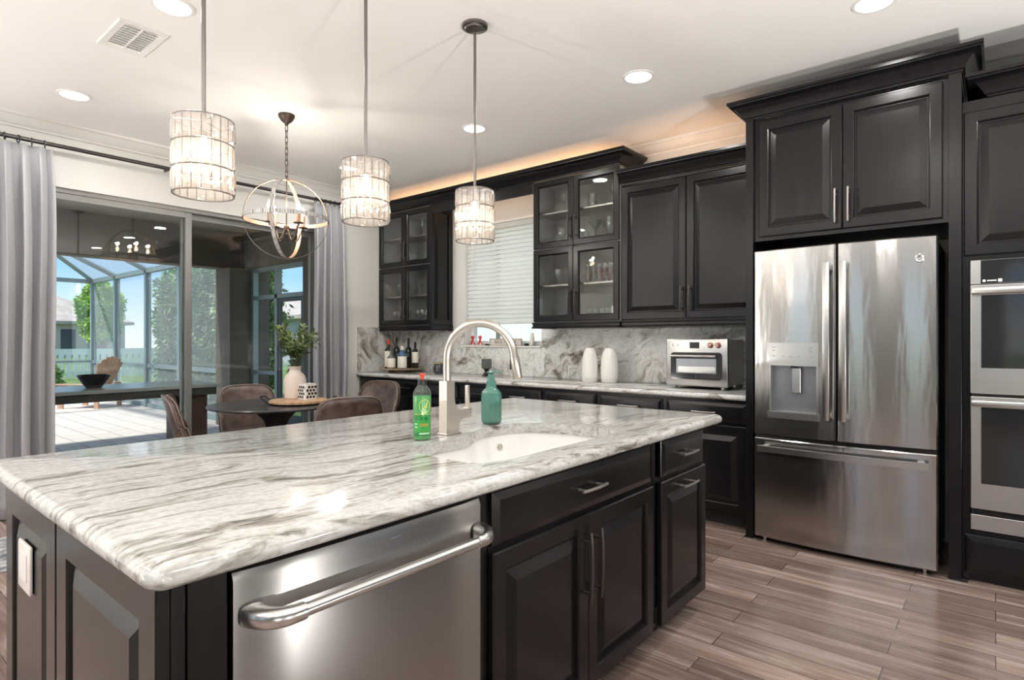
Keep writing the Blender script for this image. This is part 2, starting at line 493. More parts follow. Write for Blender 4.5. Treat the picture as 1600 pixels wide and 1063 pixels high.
# ------------------------------------------------------------------ mesh builder
class MB:
    def __init__(s, mtx=None):
        s.b = bmesh.new()
        s.m = mtx if mtx is not None else Matrix()

    def v(s, p):
        return s.b.verts.new(s.m @ Vector(p))

    def f(s, vs):
        try:
            return s.b.faces.new(vs)
        except ValueError:
            return None

    def box(s, x0, x1, y0, y1, z0, z1, bev=0.0, seg=2):
        t = bmesh.new()
        vs = [t.verts.new((x, y, z)) for x in (x0, x1) for y in (y0, y1) for z in (z0, z1)]
        for q in ((0, 1, 3, 2), (4, 6, 7, 5), (0, 4, 5, 1), (2, 3, 7, 6), (0, 2, 6, 4), (1, 5, 7, 3)):
            t.faces.new([vs[i] for i in q])
        if bev > 0:
            bmesh.ops.bevel(t, geom=t.edges[:], offset=bev, segments=seg, affect='EDGES', profile=0.5)
        s.merge(t)
        return s

    def merge(s, t):
        mp = {}
        for x in t.verts:
            mp[x] = s.v(x.co)
        for q in t.faces:
            s.f([mp[x] for x in q.verts])
        t.free()

    def rings(s, rs, closed=True, cap0=True, cap1=True, wrap=False):
        vr = [[s.v(p) for p in r] for r in rs]
        n = len(vr[0])
        pairs = list(zip(vr[:-1], vr[1:]))
        if wrap:
            pairs.append((vr[-1], vr[0]))
        for a, b in pairs:
            for i in range(n if closed else n - 1):
                j = (i + 1) % n
                s.f([a[i], a[j], b[j], b[i]])
        if closed and not wrap:
            if cap0:
                s.f(vr[0][::-1])
            if cap1:
                s.f(vr[-1])
        return vr

    def lathe(s, prof, cx=0, cy=0, seg=28, cz=0):
        rs = []
        for r, z in prof:
            r = max(r, 1e-4)
            rs.append([(cx + r * math.cos(2 * PI * i / seg), cy + r * math.sin(2 * PI * i / seg), cz + z) for i in range(seg)])
        s.rings(rs)
        return s

    def tube(s, pts, r, seg=10, closed=False, sq=1.0):
        P = [Vector(p) for p in pts]
        n = len(P)
        rr = r if isinstance(r, (list, tuple)) else [r] * n
        rs = []
        up = None
        for i in range(n):
            if closed:
                t = (P[(i + 1) % n] - P[i - 1]).normalized()
            else:
                t = (P[min(i + 1, n - 1)] - P[max(i - 1, 0)]).normalized()
            if up is None:
                up = Vector((0, 0, 1)) if abs(t.z) < 0.9 else Vector((1, 0, 0))
            u = (up - t * up.dot(t)).normalized()
            w = t.cross(u)
            up = u
            rs.append([P[i] + u * (rr[i] * math.cos(2 * PI * k / seg)) + w * (rr[i] * sq * math.sin(2 * PI * k / seg)) for k in range(seg)])
        s.rings(rs, wrap=closed)
        return s

    def nest(s, w, h, prof, hole=False, u0=0, v0=0):
        rs = [[(u0 + a, v0 + a, n), (u0 + w - a, v0 + a, n), (u0 + w - a, v0 + h - a, n), (u0 + a, v0 + h - a, n)] for a, n in prof]
        s.rings(rs, wrap=hole)
        return s

    def sweep(s, path, prof, closed=False):
        """prof (out, z) along an XY path; `out` points to the right-hand side of the travel direction"""
        P = [Vector((p[0], p[1])) for p in path]
        n = len(P)
        rs = []
        for i in range(n):
            d0 = (P[i] - P[i - 1]).normalized() if (i > 0 or closed) else None
            d1 = (P[(i + 1) % n] - P[i]).normalized() if (i < n - 1 or closed) else None
            d0 = d0 if d0 is not None else d1
            d1 = d1 if d1 is not None else d0
            n0 = Vector((d0.y, -d0.x))
            n1 = Vector((d1.y, -d1.x))
            mi = (n0 + n1)
            mi = mi / max(mi.dot(n0), 0.2)
            rs.append([(P[i].x + mi.x * o, P[i].y + mi.y * o, z) for o, z in prof])
        s.rings(rs, wrap=closed)
        return s

    def prism(s, poly, z0, z1):
        s.rings([[(x, y, z0) for x, y in poly], [(x, y, z1) for x, y in poly]])
        return s

    def build(s, name, mat, parent=None, smooth=False, angle=35, recalc=True):
        if recalc:
            bmesh.ops.recalc_face_normals(s.b, faces=s.b.faces[:])
        me = bpy.data.meshes.new(name)
        s.b.to_mesh(me)
        s.b.free()
        for mm in (mat if isinstance(mat, (list, tuple)) else [mat]):
            me.materials.append(mm)
        if smooth:
            me.shade_smooth()
            me.set_sharp_from_angle(angle=math.radians(angle))
        o = bpy.data.objects.new(name, me)
        COL.objects.link(o)
        if parent is not None:
            adopt(o, parent)
        return o


def wmat(o):
    m = Matrix.Translation(o.location) @ o.rotation_euler.to_matrix().to_4x4()
    if o.parent is not None:
        m = wmat(o.parent) @ o.matrix_parent_inverse @ m
    return m


def adopt(o, parent):
    o.parent = parent
    o.matrix_parent_inverse = wmat(parent).inverted()


def tag(o, label, cat, group=None):
    o['label'] = label
    o['category'] = cat
    if group:
        o['group'] = group
    return o


def T(name, label, cat, loc=(0, 0, 0), rz=0.0, group=None):
    o = bpy.data.objects.new(name, None)
    COL.objects.link(o)
    o.location = loc
    o.rotation_euler = (0, 0, rz)
    o.empty_display_size = 0.1
    return tag(o, label, cat, group)


def struct(o):
    o['kind'] = 'structure'
    return o


def dup(root, loc, rz=0.0, label=None, group=None):
    def cp(o, parent):
        c = o.copy()
        COL.objects.link(c)
        if parent is not None:
            mpi = o.matrix_parent_inverse.copy()
            c.parent = parent
            c.matrix_parent_inverse = mpi
        for ch in o.children:
            cp(ch, c)
        return c
    kids = list(root.children)
    r = root.copy()
    COL.objects.link(r)
    for k in kids:
        cp(k, r)
    r.location = loc
    r.rotation_euler = (0, 0, rz)
    if label:
        r['label'] = label
    if group:
        r['group'] = group
    return r


def front(x, y, z):      # local (u right, v up, n out) for a face that looks to -Y
    return Matrix(((1, 0, 0, x), (0, 0, -1, y), (0, 1, 0, z), (0, 0, 0, 1)))


def side(x, y, z):       # a face that looks to +X, u runs along +Y
    return Matrix(((0, 0, 1, x), (1, 0, 0, y), (0, 1, 0, z), (0, 0, 0, 1)))


def raised(mtx, w, h, t=0.021, fw=0.062, lift=0.001):
    mb = MB(mtx)
    b = min(0.032, w * 0.12)
    mb.nest(w, h, [(0, 0), (0, t - 0.004), (0.004, t), (fw - 0.009, t), (fw - 0.003, t - 0.004), (fw, t - 0.014), (fw + 0.006, t - 0.014),
                   (fw + 0.007 + b, t - lift - 0.001), (fw + 0.010 + b, t - lift)])
    return mb


def slabfront(mtx, w, h, t=0.021, ch=0.026):
    mb = MB(mtx)
    mb.nest(w, h, [(0, 0), (0, t - 0.010), (0.003, t - 0.008), (ch - 0.002, t - 0.0005), (ch + 0.002, t)])
    return mb


def glassframe(mtx, w, h, t=0.021, fw=0.058):
    mb = MB(mtx)
    mb.nest(w, h, [(0, 0), (0, t - 0.004), (0.004, t), (fw - 0.012, t), (fw - 0.004, t - 0.005), (fw, t - 0.012), (fw, 0)], hole=True)
    return mb


def pull(mtx, u, v, length, vertical, n0=0.021, r=0.0055, out=0.030):
    mb = MB(mtx)
    h = length / 2
    pts = []
    for k in range(9):
        t = -1 + 2 * k / 8
        bow = out + 0.006 * (1 - t * t)
        pts.append((u, v + t * h, n0 + bow) if vertical else (u + t * h, v, n0 + bow))
    mb.tube(pts, r, 8)
    for sgn in (-0.72, 0.72):
        p = (u, v + sgn * h) if vertical else (u + sgn * h, v)
        mb.tube([(p[0], p[1], n0 - 0.003), (p[0], p[1], n0 + out + 0.003)], 0.0048, 8)
    return mb


def text_part(txt, size, mtx, mat, parent, name='lettering', depth=0.0006, bend=None, align='CENTER', shift=(0, 0)):
    cu = bpy.data.curves.new('lettering', 'FONT')
    cu.body = txt
    cu.size = size
    cu.extrude = depth
    cu.align_x = align
    cu.align_y = 'CENTER'
    cu.resolution_u = 3
    tmp = bpy.data.objects.new('tmp', cu)
    COL.objects.link(tmp)
    dg = bpy.context.evaluated_depsgraph_get()
    me = bpy.data.meshes.new_from_object(tmp.evaluated_get(dg))
    bpy.data.objects.remove(tmp)
    me.name = name
    for vv in me.vertices:
        p = vv.co + Vector((shift[0], shift[1], 0))
        if bend:
            rad = bend
            a = p.x / rad
            p = Vector(((rad + p.z) * math.sin(a), p.y, (rad + p.z) * math.cos(a) - rad))
        vv.co = mtx @ p
    me.materials.clear()
    me.materials.append(mat)
    o = bpy.data.objects.new(name, me)
    COL.objects.link(o)
    if parent is not None:
        adopt(o, parent)
    return o


def smooth_poly(pts, it=3):
    for _ in range(it):
        q = []
        for i in range(len(pts)):
            a, b = pts[i], pts[(i + 1) % len(pts)]
            q.append((a[0] * .75 + b[0] * .25, a[1] * .75 + b[1] * .25))
            q.append((a[0] * .25 + b[0] * .75, a[1] * .25 + b[1] * .75))
        pts = q
    return pts


def inset(poly, d):      # ccw polygon, d > 0 shrinks it
    n = len(poly)
    out = []
    for i in range(n):
        p0, p1, p2 = Vector(poly[i - 1]), Vector(poly[i]), Vector(poly[(i + 1) % n])
        a = (p1 - p0).normalized()
        b = (p2 - p1).normalized()
        na, nb = Vector((-a.y, a.x)), Vector((-b.y, b.x))
        mi = na + nb
        mi = mi / max(mi.dot(na), 0.3)
        out.append((p1.x + mi.x * d, p1.y + mi.y * d))
    return out


def round_rect(x0, x1, y0, y1, r, k=6):
    pts = []
    for cx, cy, a0 in ((x1 - r, y0 + r, -90), (x1 - r, y1 - r, 0), (x0 + r, y1 - r, 90), (x0 + r, y0 + r, 180)):
        for i in range(k + 1):
            a = math.radians(a0 + 90 * i / k)
            pts.append((cx + r * math.cos(a), cy + r * math.sin(a)))
    return pts


def countertop(name, outline, z0, z1, mat, hole=None, parent=None):
    mb = MB()
    t = z1 - z0
    prof = [(0.014, 0), (0.004, 0.16), (0.0, 0.36), (0.0, 0.55), (0.004, 0.76), (0.012, 0.91), (0.024, 1.0)]
    rs = [[(x, y, z0 + k * t) for x, y in inset(outline, a)] for a, k in prof]
    vr = mb.rings(rs, cap0=hole is None, cap1=hole is None)
    if hole is not None:
        for ring, z, in ((vr[-1], z1), (vr[0], z0)):
            hv = [mb.v((x, y, z)) for x, y in hole]
            es = [mb.b.edges.get((ring[i], ring[(i + 1) % len(ring)])) for i in range(len(ring))]
            es += [mb.b.edges.new((hv[i], hv[(i + 1) % len(hv)])) for i in range(len(hv))]
            bmesh.ops.triangle_fill(mb.b, use_beauty=True, edges=es)
            if z == z1:
                top = hv
        for i in range(len(top)):
            j = (i + 1) % len(top)
            mb.f([top[i], top[j], hv[j], hv[i]])
    return mb.build(name, mat, parent, True, 30)

# ================================================================== SETTING
XL, YB, ZC = -5.56, 4.61, 2.94
XR, YF = 2.4, -3.8
struct(MB().box(XL - 0.15, XR + 0.15, YF - 0.15, YB + 0.15, -0.12, 0).build('floor', M['floor']))
struct(MB().box(XL - 0.15, XR + 0.15, YF - 0.15, YB + 0.15, ZC, ZC + 0.15).build('ceiling', M['ceiling']))
WX0, WX1, WZ0, WZ1 = -4.47, -3.42, 1.22, 2.50
w = MB()
w.box(XL - 0.15, WX0, YB, YB + 0.15, 0, ZC).box(WX1, XR + 0.15, YB, YB + 0.15, 0, ZC)
w.box(WX0, WX1, YB, YB + 0.15, 0, WZ0).box(WX0, WX1, YB, YB + 0.15, WZ1, ZC)
struct(w.build('wall_back', M['wall']))
DY0, DY1, DZ = 0.42, 3.54, 2.46
w = MB()
w.box(XL - 0.15, XL, YF, DY0, 0, ZC).box(XL - 0.15, XL, DY1, YB, 0, ZC).box(XL - 0.15, XL, DY0, DY1, DZ, ZC)
struct(w.build('wall_left', M['wall']))
w = MB()
w.box(XR, XR + 0.15, YF, 3.28, 0, ZC).box(XR, XR + 0.15, 3.56, YB, 0, ZC).box(XR, XR + 0.15, 3.28, 3.56, 2.2, ZC).box(XR, XR + 0.15, 3.28, 3.56, 0, 0.75)  # unseen slot window added for a bright streak on the dishwasher
struct(w.build('wall_right', M['walldark']))
w = MB()
xs = [XL - 0.15, -4.2, -3.1, -1.75, -1.05, 0.1, 0.8, XR + 0.15]
for i in range(7):
    if i % 2 == 0:
        w.box(xs[i], xs[i + 1], YF - 0.15, YF, 0, ZC)
    else:
        w.box(xs[i], xs[i + 1], YF - 0.15, YF, 0, 0.35).box(xs[i], xs[i + 1], YF - 0.15, YF, 2.45, ZC)
struct(w.build('wall_front', M['wallgrey']))
for k, (a, b) in enumerate(((-4.2, -3.1), (-1.75, -1.05), (0.1, 0.8))):  # unseen windows added for daylight and streaks on the fridge
    g = MB()
    for q in (a, b - 0.05):
        g.box(q, q + 0.05, YF - 0.10, YF - 0.04, 0.35, 2.45)
    for q in (0.35, 1.35, 2.40):
        g.box(a, b, YF - 0.10, YF - 0.04, q, q + 0.05)
    struct(g.build('window_%d' % (k + 2), M['trim']))
mb = MB()
mb.sweep([(XL, YF), (XL, YB), (XR, YB)], [(0, 2.845), (0.012, 2.848), (0.016, 2.862), (0.026, 2.866), (0.050, 2.890), (0.072, 2.918), (0.084, 2.924), (0.090, 2.94), (0, 2.94)])
struct(mb.build('trim_1', M['trim'], None, True, 25))
mb = MB()
mb.box(XL, XL + 0.014, DY1 + 0.02, 3.99, 0, 0.13, 0.004)
struct(mb.build('baseboard_left', M['trim']))

# kitchen window
win = T('window_1', 'white framed kitchen window behind the half lowered blind', 'window', (-3.945, 4.70, 1.22))
win['kind'] = 'structure'
mb = MB()
mb.nest(WX1 - WX0, WZ1 - WZ0, [(0, 0), (0, 0.05), (0.05, 0.05), (0.05, 0)], hole=True)
for v_ in mb.b.verts:
    v_.co = front(WX0, 4.75, WZ0) @ v_.co
mb.build('window_frame', M['trim'], win)
mb = MB()
mb.box(-4.10, -4.075, 4.695, 4.74, 1.27, 2.45, 0.003)
mb.build('mullion', M['slidermetal'], win)
MB().box(WX0 + 0.05, WX1 - 0.05, 4.722, 4.726, 1.27, 2.45).build('glass', M['pane'], win)
MB().box(WX0 + 0.001, WX1 - 0.001, 4.575, 4.70, 1.205, 1.22, 0.004).build('window_sill', M['trim'], win)

bl = T('window_blind', 'white horizontal slat blind half lowered over the kitchen window', 'blind', (-3.945, 4.64, 1.46))
mb = MB()
nsl = 22
for k in range(nsl):
    z = 1.49 + k * 0.0445
    c, sn = math.cos(math.radians(62)), math.sin(math.radians(62))
    pr_ = []
    for j in range(5):
        t = -1 + j / 2
        y = 4.645 + t * 0.025 * c
        zz = z + t * 0.025 * sn + 0.0
        pr_.append((y - 0.003 * (1 - t * t), zz))
    rs = [[(x, y, zz) for y, zz in pr_] + [(x, y + 0.0025, zz - 0.001) for y, zz in pr_[::-1]] for x in (WX0 + 0.012, WX1 - 0.012)]
    mb.rings(rs)
mb.build('slats', M['blind'], bl, True, 40)
MB().box(WX0 + 0.01, WX1 - 0.01, 4.615, 4.675, 2.445, 2.495, 0.004).build('head_rail', M['blind'], bl)
MB().box(WX0 + 0.012, WX1 - 0.012, 4.62, 4.672, 1.446, 1.466, 0.004).build('bottom_rail', M['blind'], bl)
mb = MB()
mb.tube([(-4.36, 4.606, 2.44), (-4.36, 4.604, 1.98)], 0.004, 6)
mb.build('tilt_wand', M['white'], bl)

# sliding glass door
sd = T('door_1', 'wide grey framed sliding glass door to the patio', 'door', (-5.635, 1.98, 0))
sd['kind'] = 'structure'
mb = MB()
mb.box(-5.70, -5.58, DY0, DY0 + 0.04, 0, DZ).box(-5.70, -5.58, DY1 - 0.04, DY1, 0, DZ)
mb.box(-5.70, -5.58, DY0, DY1, DZ - 0.035, DZ).box(-5.70, -5.58, DY0, DY1, 0.0, 0.025)
mb.build('door_frame', M['slidermetal'], sd)


def slide_panel(xc, y0, y1):
    mb = MB()
    mb.box(xc - 0.02, xc + 0.02, y0, y0 + 0.055, 0.025, DZ - 0.036, 0.004).box(xc - 0.02, xc + 0.02, y1 - 0.055, y1, 0.025, DZ - 0.036, 0.004)
    mb.box(xc - 0.02, xc + 0.02, y0 + 0.055, y1 - 0.055, 0.025, 0.11).box(xc - 0.02, xc + 0.02, y0 + 0.055, y1 - 0.055, DZ - 0.085, DZ - 0.036)
    p = mb.build('door_panel', M['slidermetal'], sd)
    MB().box(xc - 0.008, xc + 0.008, y0 + 0.05, y1 - 0.05, 0.10, DZ - 0.08).build('glass', M['slider'], p)
    return p


p1 = slide_panel(-5.61, DY0 + 0.04, 2.235)
slide_panel(-5.662, 2.165, DY1 - 0.04)

# ================================================================== OUTDOORS
struct(MB().box(-17.0, XL - 0.15, -9, 4.9, -0.10, -0.04).build('patio', M['paver']))
mb = MB()
mb.box(-110, -17.0, -70, 110, -0.30, -0.06).box(-17.0, 40, 4.9, 110, -0.30, -0.06).box(-17.0, 40, -70, -9, -0.30, -0.06)
struct(mb.build('lawn', M['grass']))
mb = MB()
mb.box(-9.5, XL - 0.15, -6, 4.75, 2.95, 3.12)
struct(mb.build('ceiling_lanai', M['lanai']))
mb = MB()
mb.box(-9.42, -9.14, -6, 4.75, 2.385, 2.95).box(-9.14, XL - 0.15, 4.40, 4.75, 2.385, 2.95)
struct(mb.build('trim_lanai_beam', M['stucco']))
struct(MB().box(-9.42, -8.95, 4.12, 4.75, -0.04, 2.385).build('pillar_lanai', M['stucco']))
struct(MB().box(-7.38, XL - 0.15, 4.40, 4.75, -0.04, 2.385).build('wall_lanai', M['stucco']))

# screened door beside the lanai column
sdo = T('screen_door', 'dark framed screened door with transom at the side of the lanai', 'screen door', (-8.1, 4.5, -0.04))
mb = MB()
for x0, x1 in ((-8.95, -8.88), (-7.47, -7.38)):
    mb.box(x0, x1, 4.45, 4.53, -0.04, 2.385)
mb.box(-8.88, -7.47, 4.45, 4.53, 2.325, 2.385).box(-8.88, -7.47, 4.45, 4.53, 1.90, 1.96).box(-8.24, -8.17, 4.45, 4.53, -0.04, 2.325)
mb.box(-8.88, -8.24, 4.46, 4.52, 0.76, 0.81)
mb.build('frame', M['cagemetal'], sdo)
dl = MB()
dl.box(-8.165, -8.10, 4.462, 4.50, 0.0, 1.895).box(-7.535, -7.475, 4.462, 4.50, 0.0, 1.895).box(-8.10, -7.535, 4.462, 4.50, 1.84, 1.895).box(-8.10, -7.535, 4.462, 4.50, 0.0, 0.2)
dl = dl.build('door_leaf', M['darkframe'], sdo)
mb = MB()
mb.tube([(-7.52, 4.46, 1.02), (-7.52, 4.41, 1.02), (-7.61, 4.41, 1.02)], 0.012, 8)
mb.build('handle', M['steel_light'], dl)

# pool cage
cg = T('pool_cage', 'grey-green aluminium screen enclosure around the patio', 'screen enclosure', (-13, 0, -0.04))
mb = MB()
side_x = [-16.3, -14.69, -12.9, -11.3, -9.6]
for x in side_x:
    MB().box(x - 0.05, x + 0.05, 4.28, 4.38, -0.04, 2.66).build('post', M['cagemetal'], cg)
for y in (2.3, 0.3, -1.7, -3.7, -5.7):
    MB().box(-16.35, -16.25, y - 0.05, y + 0.05, -0.04, 2.66).build('post', M['cagemetal'], cg)
mb = MB()
mb.box(-16.3, -9.45, 4.28, 4.38, 2.60, 2.69).box(-16.3, -9.45, 4.30, 4.36, 0.74, 0.81).box(-16.3, -9.45, 4.30, 4.36, -0.04, 0.04)
mb.box(-16.35, -16.25, -8.5, 4.33, 2.60, 2.69).box(-16.33, -16.27, -8.5, 4.33, 0.76, 0.81)
mb.build('rail', M['cagemetal'], cg)
mb = MB()
for x in side_x[1:4]:
    mb.tube([(x, 4.33, 2.65), (x, 1.53, 4.05)], 0.055, 4)
mb.tube([(-16.3, 4.33, 2.65), (-13.5, 1.53, 4.05)], 0.055, 4)
for y in (2.3, 0.3):
    mb.tube([(-16.3, y, 2.65), (-13.5, y - 0.01, 4.05)], 0.05, 4)
mb.box(-13.55, -13.45, -8, 1.53, 4.0, 4.1).box(-13.5, -9.3, 1.48, 1.58, 4.0, 4.1)
mb.build('rafter', M['cagemetal'], cg)
mb = MB()
mb.box(-16.3, -9.45, 4.329, 4.331, 0.04, 2.60)
mb.build('side_screen', M['screen'], cg)
mb = MB()
mb.rings([[(-16.3, 4.33, 2.67), (-9.4, 4.33, 2.67)], [(-13.5, 1.53, 4.07), (-9.4, 1.53, 4.07)]], closed=False)
mb.build('roof_screen', M['screen2'], cg, recalc=False)

# outdoor bar table
bt = T('outdoor_bar_table', 'long grey topped outdoor table on brown slab legs under the lanai', 'outdoor table', (-7.7, 0.6, -0.04))
mb = MB()
mb.box(-8.2, -7.27, -1.8, 3.24, 0.712, 0.752, 0.006)
mb.build('tabletop', M['bartop'], bt)
MB().box(-8.14, -7.30, -1.75, 3.20, 0.625, 0.711).build('apron', M['barbase'], bt)
for y0, y1 in ((2.93, 3.12), (-1.6, -1.42)):
    MB().box(-7.62, -7.36, y0, y1, -0.039, 0.624, 0.006).build('leg', M['barleg'], bt)
MB().box(-8.10, -7.86, 2.93, 3.12, -0.039, 0.624, 0.006).build('leg', M['barleg'], bt)
MB().box(-8.10, -7.86, -1.6, -1.42, -0.039, 0.624, 0.006).build('leg', M['barleg'], bt)

mb = MB()
mb.lathe([(0.0, 0.012), (0.065, 0.0), (0.075, 0.004), (0.105, 0.05), (0.140, 0.105), (0.158, 0.140), (0.152, 0.144), (0.130, 0.105), (0.10, 0.056), (0.0, 0.026)], -7.66, 2.04, 32, 0.753)
tag(mb.build('serving_bowl', M['bowl'], None, True, 50), 'wide black bowl standing on the outdoor table', 'bowl')

# adirondack chair
ad = T('adirondack_chair', 'tan fan-back slatted garden chair on the patio', 'garden chair', (-13.7, 3.62, -0.04))


def adirondack(root):
    ang = math.radians(128)
    R = Matrix.Translation((-13.7, 3.62, -0.04)) @ Matrix.Rotation(ang, 4, 'Z') @ Matrix.Scale(1.08, 4)
    for k in range(7):
        t = (k - 3) / 3
        mb = MB(R @ Matrix.Translation((t * 0.12, -0.18, 0.30)) @ Matrix.Rotation(math.radians(18), 4, 'X') @ Matrix.Rotation(t * 0.30, 4, 'Y'))
        mb.box(-0.043, 0.043, -0.009, 0.009, 0, 0.66 - 0.10 * t * t, 0.005)
        mb.build('back_slat', M['adirondack'], root)
    mb = MB(R)
    for k in range(6):
        mb.box(-0.27, 0.27, -0.20 + k * 0.095, -0.115 + k * 0.095, 0.27 + 0.016 * k, 0.288 + 0.016 * k)
    mb.build('seat', M['adirondack'], root)
    for sx in (-1, 1):
        MB(R).box(sx * 0.29 - 0.05, sx * 0.29 + 0.05, -0.30, 0.42, 0.42, 0.442, 0.004).build('armrest', M['adirondack'], root)
        MB(R).box(sx * 0.29 - 0.012, sx * 0.29 + 0.012, 0.30, 0.40, 0, 0.42).build('leg', M['adirondack'], root)
        MB(R).box(sx * 0.29 - 0.012, sx * 0.29 + 0.012, -0.34, -0.26, 0, 0.42).build('leg', M['adirondack'], root)


adirondack(ad)
fp = T('fire_pit', 'round black fire pit on the patio beside the tan garden chair', 'fire pit', (-13.2, 2.25, -0.04))
mb = MB()
mb.lathe([(0.30, 0), (0.34, 0.02), (0.40, 0.22), (0.44, 0.30), (0.40, 0.31), (0.34, 0.22), (0.0, 0.18)], -13.2, 2.25, 28, -0.04)
mb.build('bowl', M['blackmetal'], fp, True)
mb = MB()
mb.tube([(-13.2 + 0.44 * math.cos(2 * PI * i / 28), 2.25 + 0.44 * math.sin(2 * PI * i / 28), 0.265) for i in range(28)], 0.02, 6, True)
mb.build('rim', M['antique'], fp, True)


def foliage(blobs, n, size, seed, name, mat, parent=None, flat=0.5):
    """leaves scattered in and near the skin of ellipsoid blobs (cx, cy, cz, rx, ry, rz)"""
    rnd = random.Random(seed)
    mb = MB()
    tot = sum(b[3] * b[4] * b[5] for b in blobs)
    for b in blobs:
        k = int(n * b[3] * b[4] * b[5] / tot)
        for _ in range(k):
            d = Vector((rnd.gauss(0, 1), rnd.gauss(0, 1), rnd.gauss(0, 1))).normalized()
            rr = rnd.uniform(0.55, 1.0) ** 0.6
            rr *= 0.82 + 0.30 * noise.noise(d * 2.1 + Vector((b[0], b[1], seed)))
            c = Vector((b[0] + d.x * b[3] * rr, b[1] + d.y * b[4] * rr, b[2] + d.z * b[5] * rr))
            a = (d * 0.5 + Vector((rnd.gauss(0, 1), rnd.gauss(0, 1), rnd.gauss(0, 1) - 0.2)) * flat).normalized()
            side_ = a.cross(Vector((rnd.gauss(0, 1), rnd.gauss(0, 1), rnd.gauss(0, 1)))).normalized()
            L = size * rnd.uniform(0.7, 1.35)
            nrm = a.cross(side_)
            p = [c, c + a * L * 0.5 + side_ * L * 0.22 + nrm * L * 0.05, c + a * L - nrm * L * 0.06, c + a * L * 0.5 - side_ * L * 0.22 + nrm * L * 0.05]
            mb.f([mb.v(q) for q in p])
    return mb.build(name, mat, parent, recalc=False)


def tree(name, label, cat, x, y, blobs, n, size, mat, trunk_r, trunk_h, seed, group=None):
    t = T(name, label, cat, (x, y, -0.06), group=group)
    foliage([(x + b[0], y + b[1], b[2], b[3], b[4], b[5]) for b in blobs], n, size, seed, 'foliage', mat, t)
    mb = MB()
    mb.tube([(x, y, -0.06), (x + 0.05, y, trunk_h * 0.5), (x, y + 0.04, trunk_h)], [trunk_r, trunk_r * 0.8, trunk_r * 0.5], 8)
    mb.build('trunk', M['bark'], t, True)
    return t


tree('lime_tree', 'bright lime green tree beside the tan roofed house beyond the fence', 'tree', -30.4, 8.35,
     [(0, 0, 2.6, 1.15, 1.05, 1.5), (0.3, -0.1, 1.9, 1.0, 0.9, 0.9)], 11000, 0.14, M['treelime'], 0.14, 2.2, 3)
for k, (x, y, h, lab) in enumerate(((-15.2, 5.9, 3.0, 'tall leafy bush behind the middle bay of the side screens'),
                                    (-13.2, 5.7, 3.5, 'tall flowering bush behind the screen bay left of the sliding door stile'),
                                    (-11.3, 5.6, 3.2, 'dense green bush behind the screens next to the lanai column'))):
    t = tree('garden_bush', lab, 'bush', x, y, [(0, 0, h * 0.50, 0.95, 0.7, h * 0.5), (0.3, -0.2, h * 0.8, 0.75, 0.6, h * 0.24), (-0.35, 0.1, 0.5, 0.9, 0.6, 0.55)],
             9500, 0.115, M['bushleaf'], 0.06, h * 0.6, 20 + k, 'bushes outside the side screens')
    foliage([(x, y, h * 0.55, 0.97, 0.72, h * 0.48)], 1700, 0.11, 40 + k, 'pale_foliage', M['bushpale'], t)
for k, (x, y, h, lab) in enumerate(((-10.05, 6.4, 1.75, 'green shrub seen through the narrow left light of the screened door'),
                                    (-8.75, 5.5, 1.55, 'green shrub seen through the screened door behind the vase'))):
    t = tree('garden_shrub', lab, 'shrub', x, y, [(0, 0, h * 0.5, 0.55, 0.5, h * 0.5), (0.2, 0, h * 0.85, 0.3, 0.3, h * 0.25)], 4500, 0.085, M['bushleaf'], 0.03, h * 0.5, 60 + k)
    foliage([(x, y, h * 0.6, 0.56, 0.5, h * 0.45)], 900, 0.08, 70 + k, 'pale_foliage', M['bushpale'], t)
for k, (x, y, lab) in enumerate(((-17.6, 1.9, 'low brownish shrub between the patio and the white fence, left of the garden chair'),
                                 (-18.0, 3.6, 'low green shrub behind the tan garden chair'))):
    tree('low_shrub', lab, 'shrub', x, y, [(0, 0, 0.38, 0.8, 0.7, 0.48)], 2600, 0.085, M['bushpale'] if k == 0 else M['bushleaf'], 0.03, 0.3, 80 + k)
tree('roof_tree', 'small dark tree rising above the neighbour roof seen through the screened door', 'tree', -37, 30,
     [(0, 0, 5.6, 1.5, 1.5, 0.8), (1.4, 0, 5.9, 1.0, 1, 0.5)], 900, 0.45, M['bushleaf'], 0.14, 5.4, 91)
tree('grey_tree', 'grey-green tree in front of the neighbour roof right of the vase plant', 'tree', -17.2, 14.2,
     [(0, 0, 2.3, 1.3, 1.0, 1.2)], 1500, 0.22, M['bushpale'], 0.09, 1.8, 93)

fn = T('picket_fence', 'white picket fence running beyond the patio', 'fence', (-24, 2, -0.06))
mb = MB()
mb.box(-24.03, -23.97, -12, 16, 0.78, 0.98).box(-24.03, -23.97, -12, 16, 0.12, 0.24)
mb.build('rail', M['fence'], fn)
mb = MB()
y = -3.0
while y < 12:
    mb.box(-23.99, -23.95, y, y + 0.14, 0.0, 0.80)
    y += 0.20
pk = mb.build('picket', M['fence'], fn)
pk['kind'] = 'stuff'


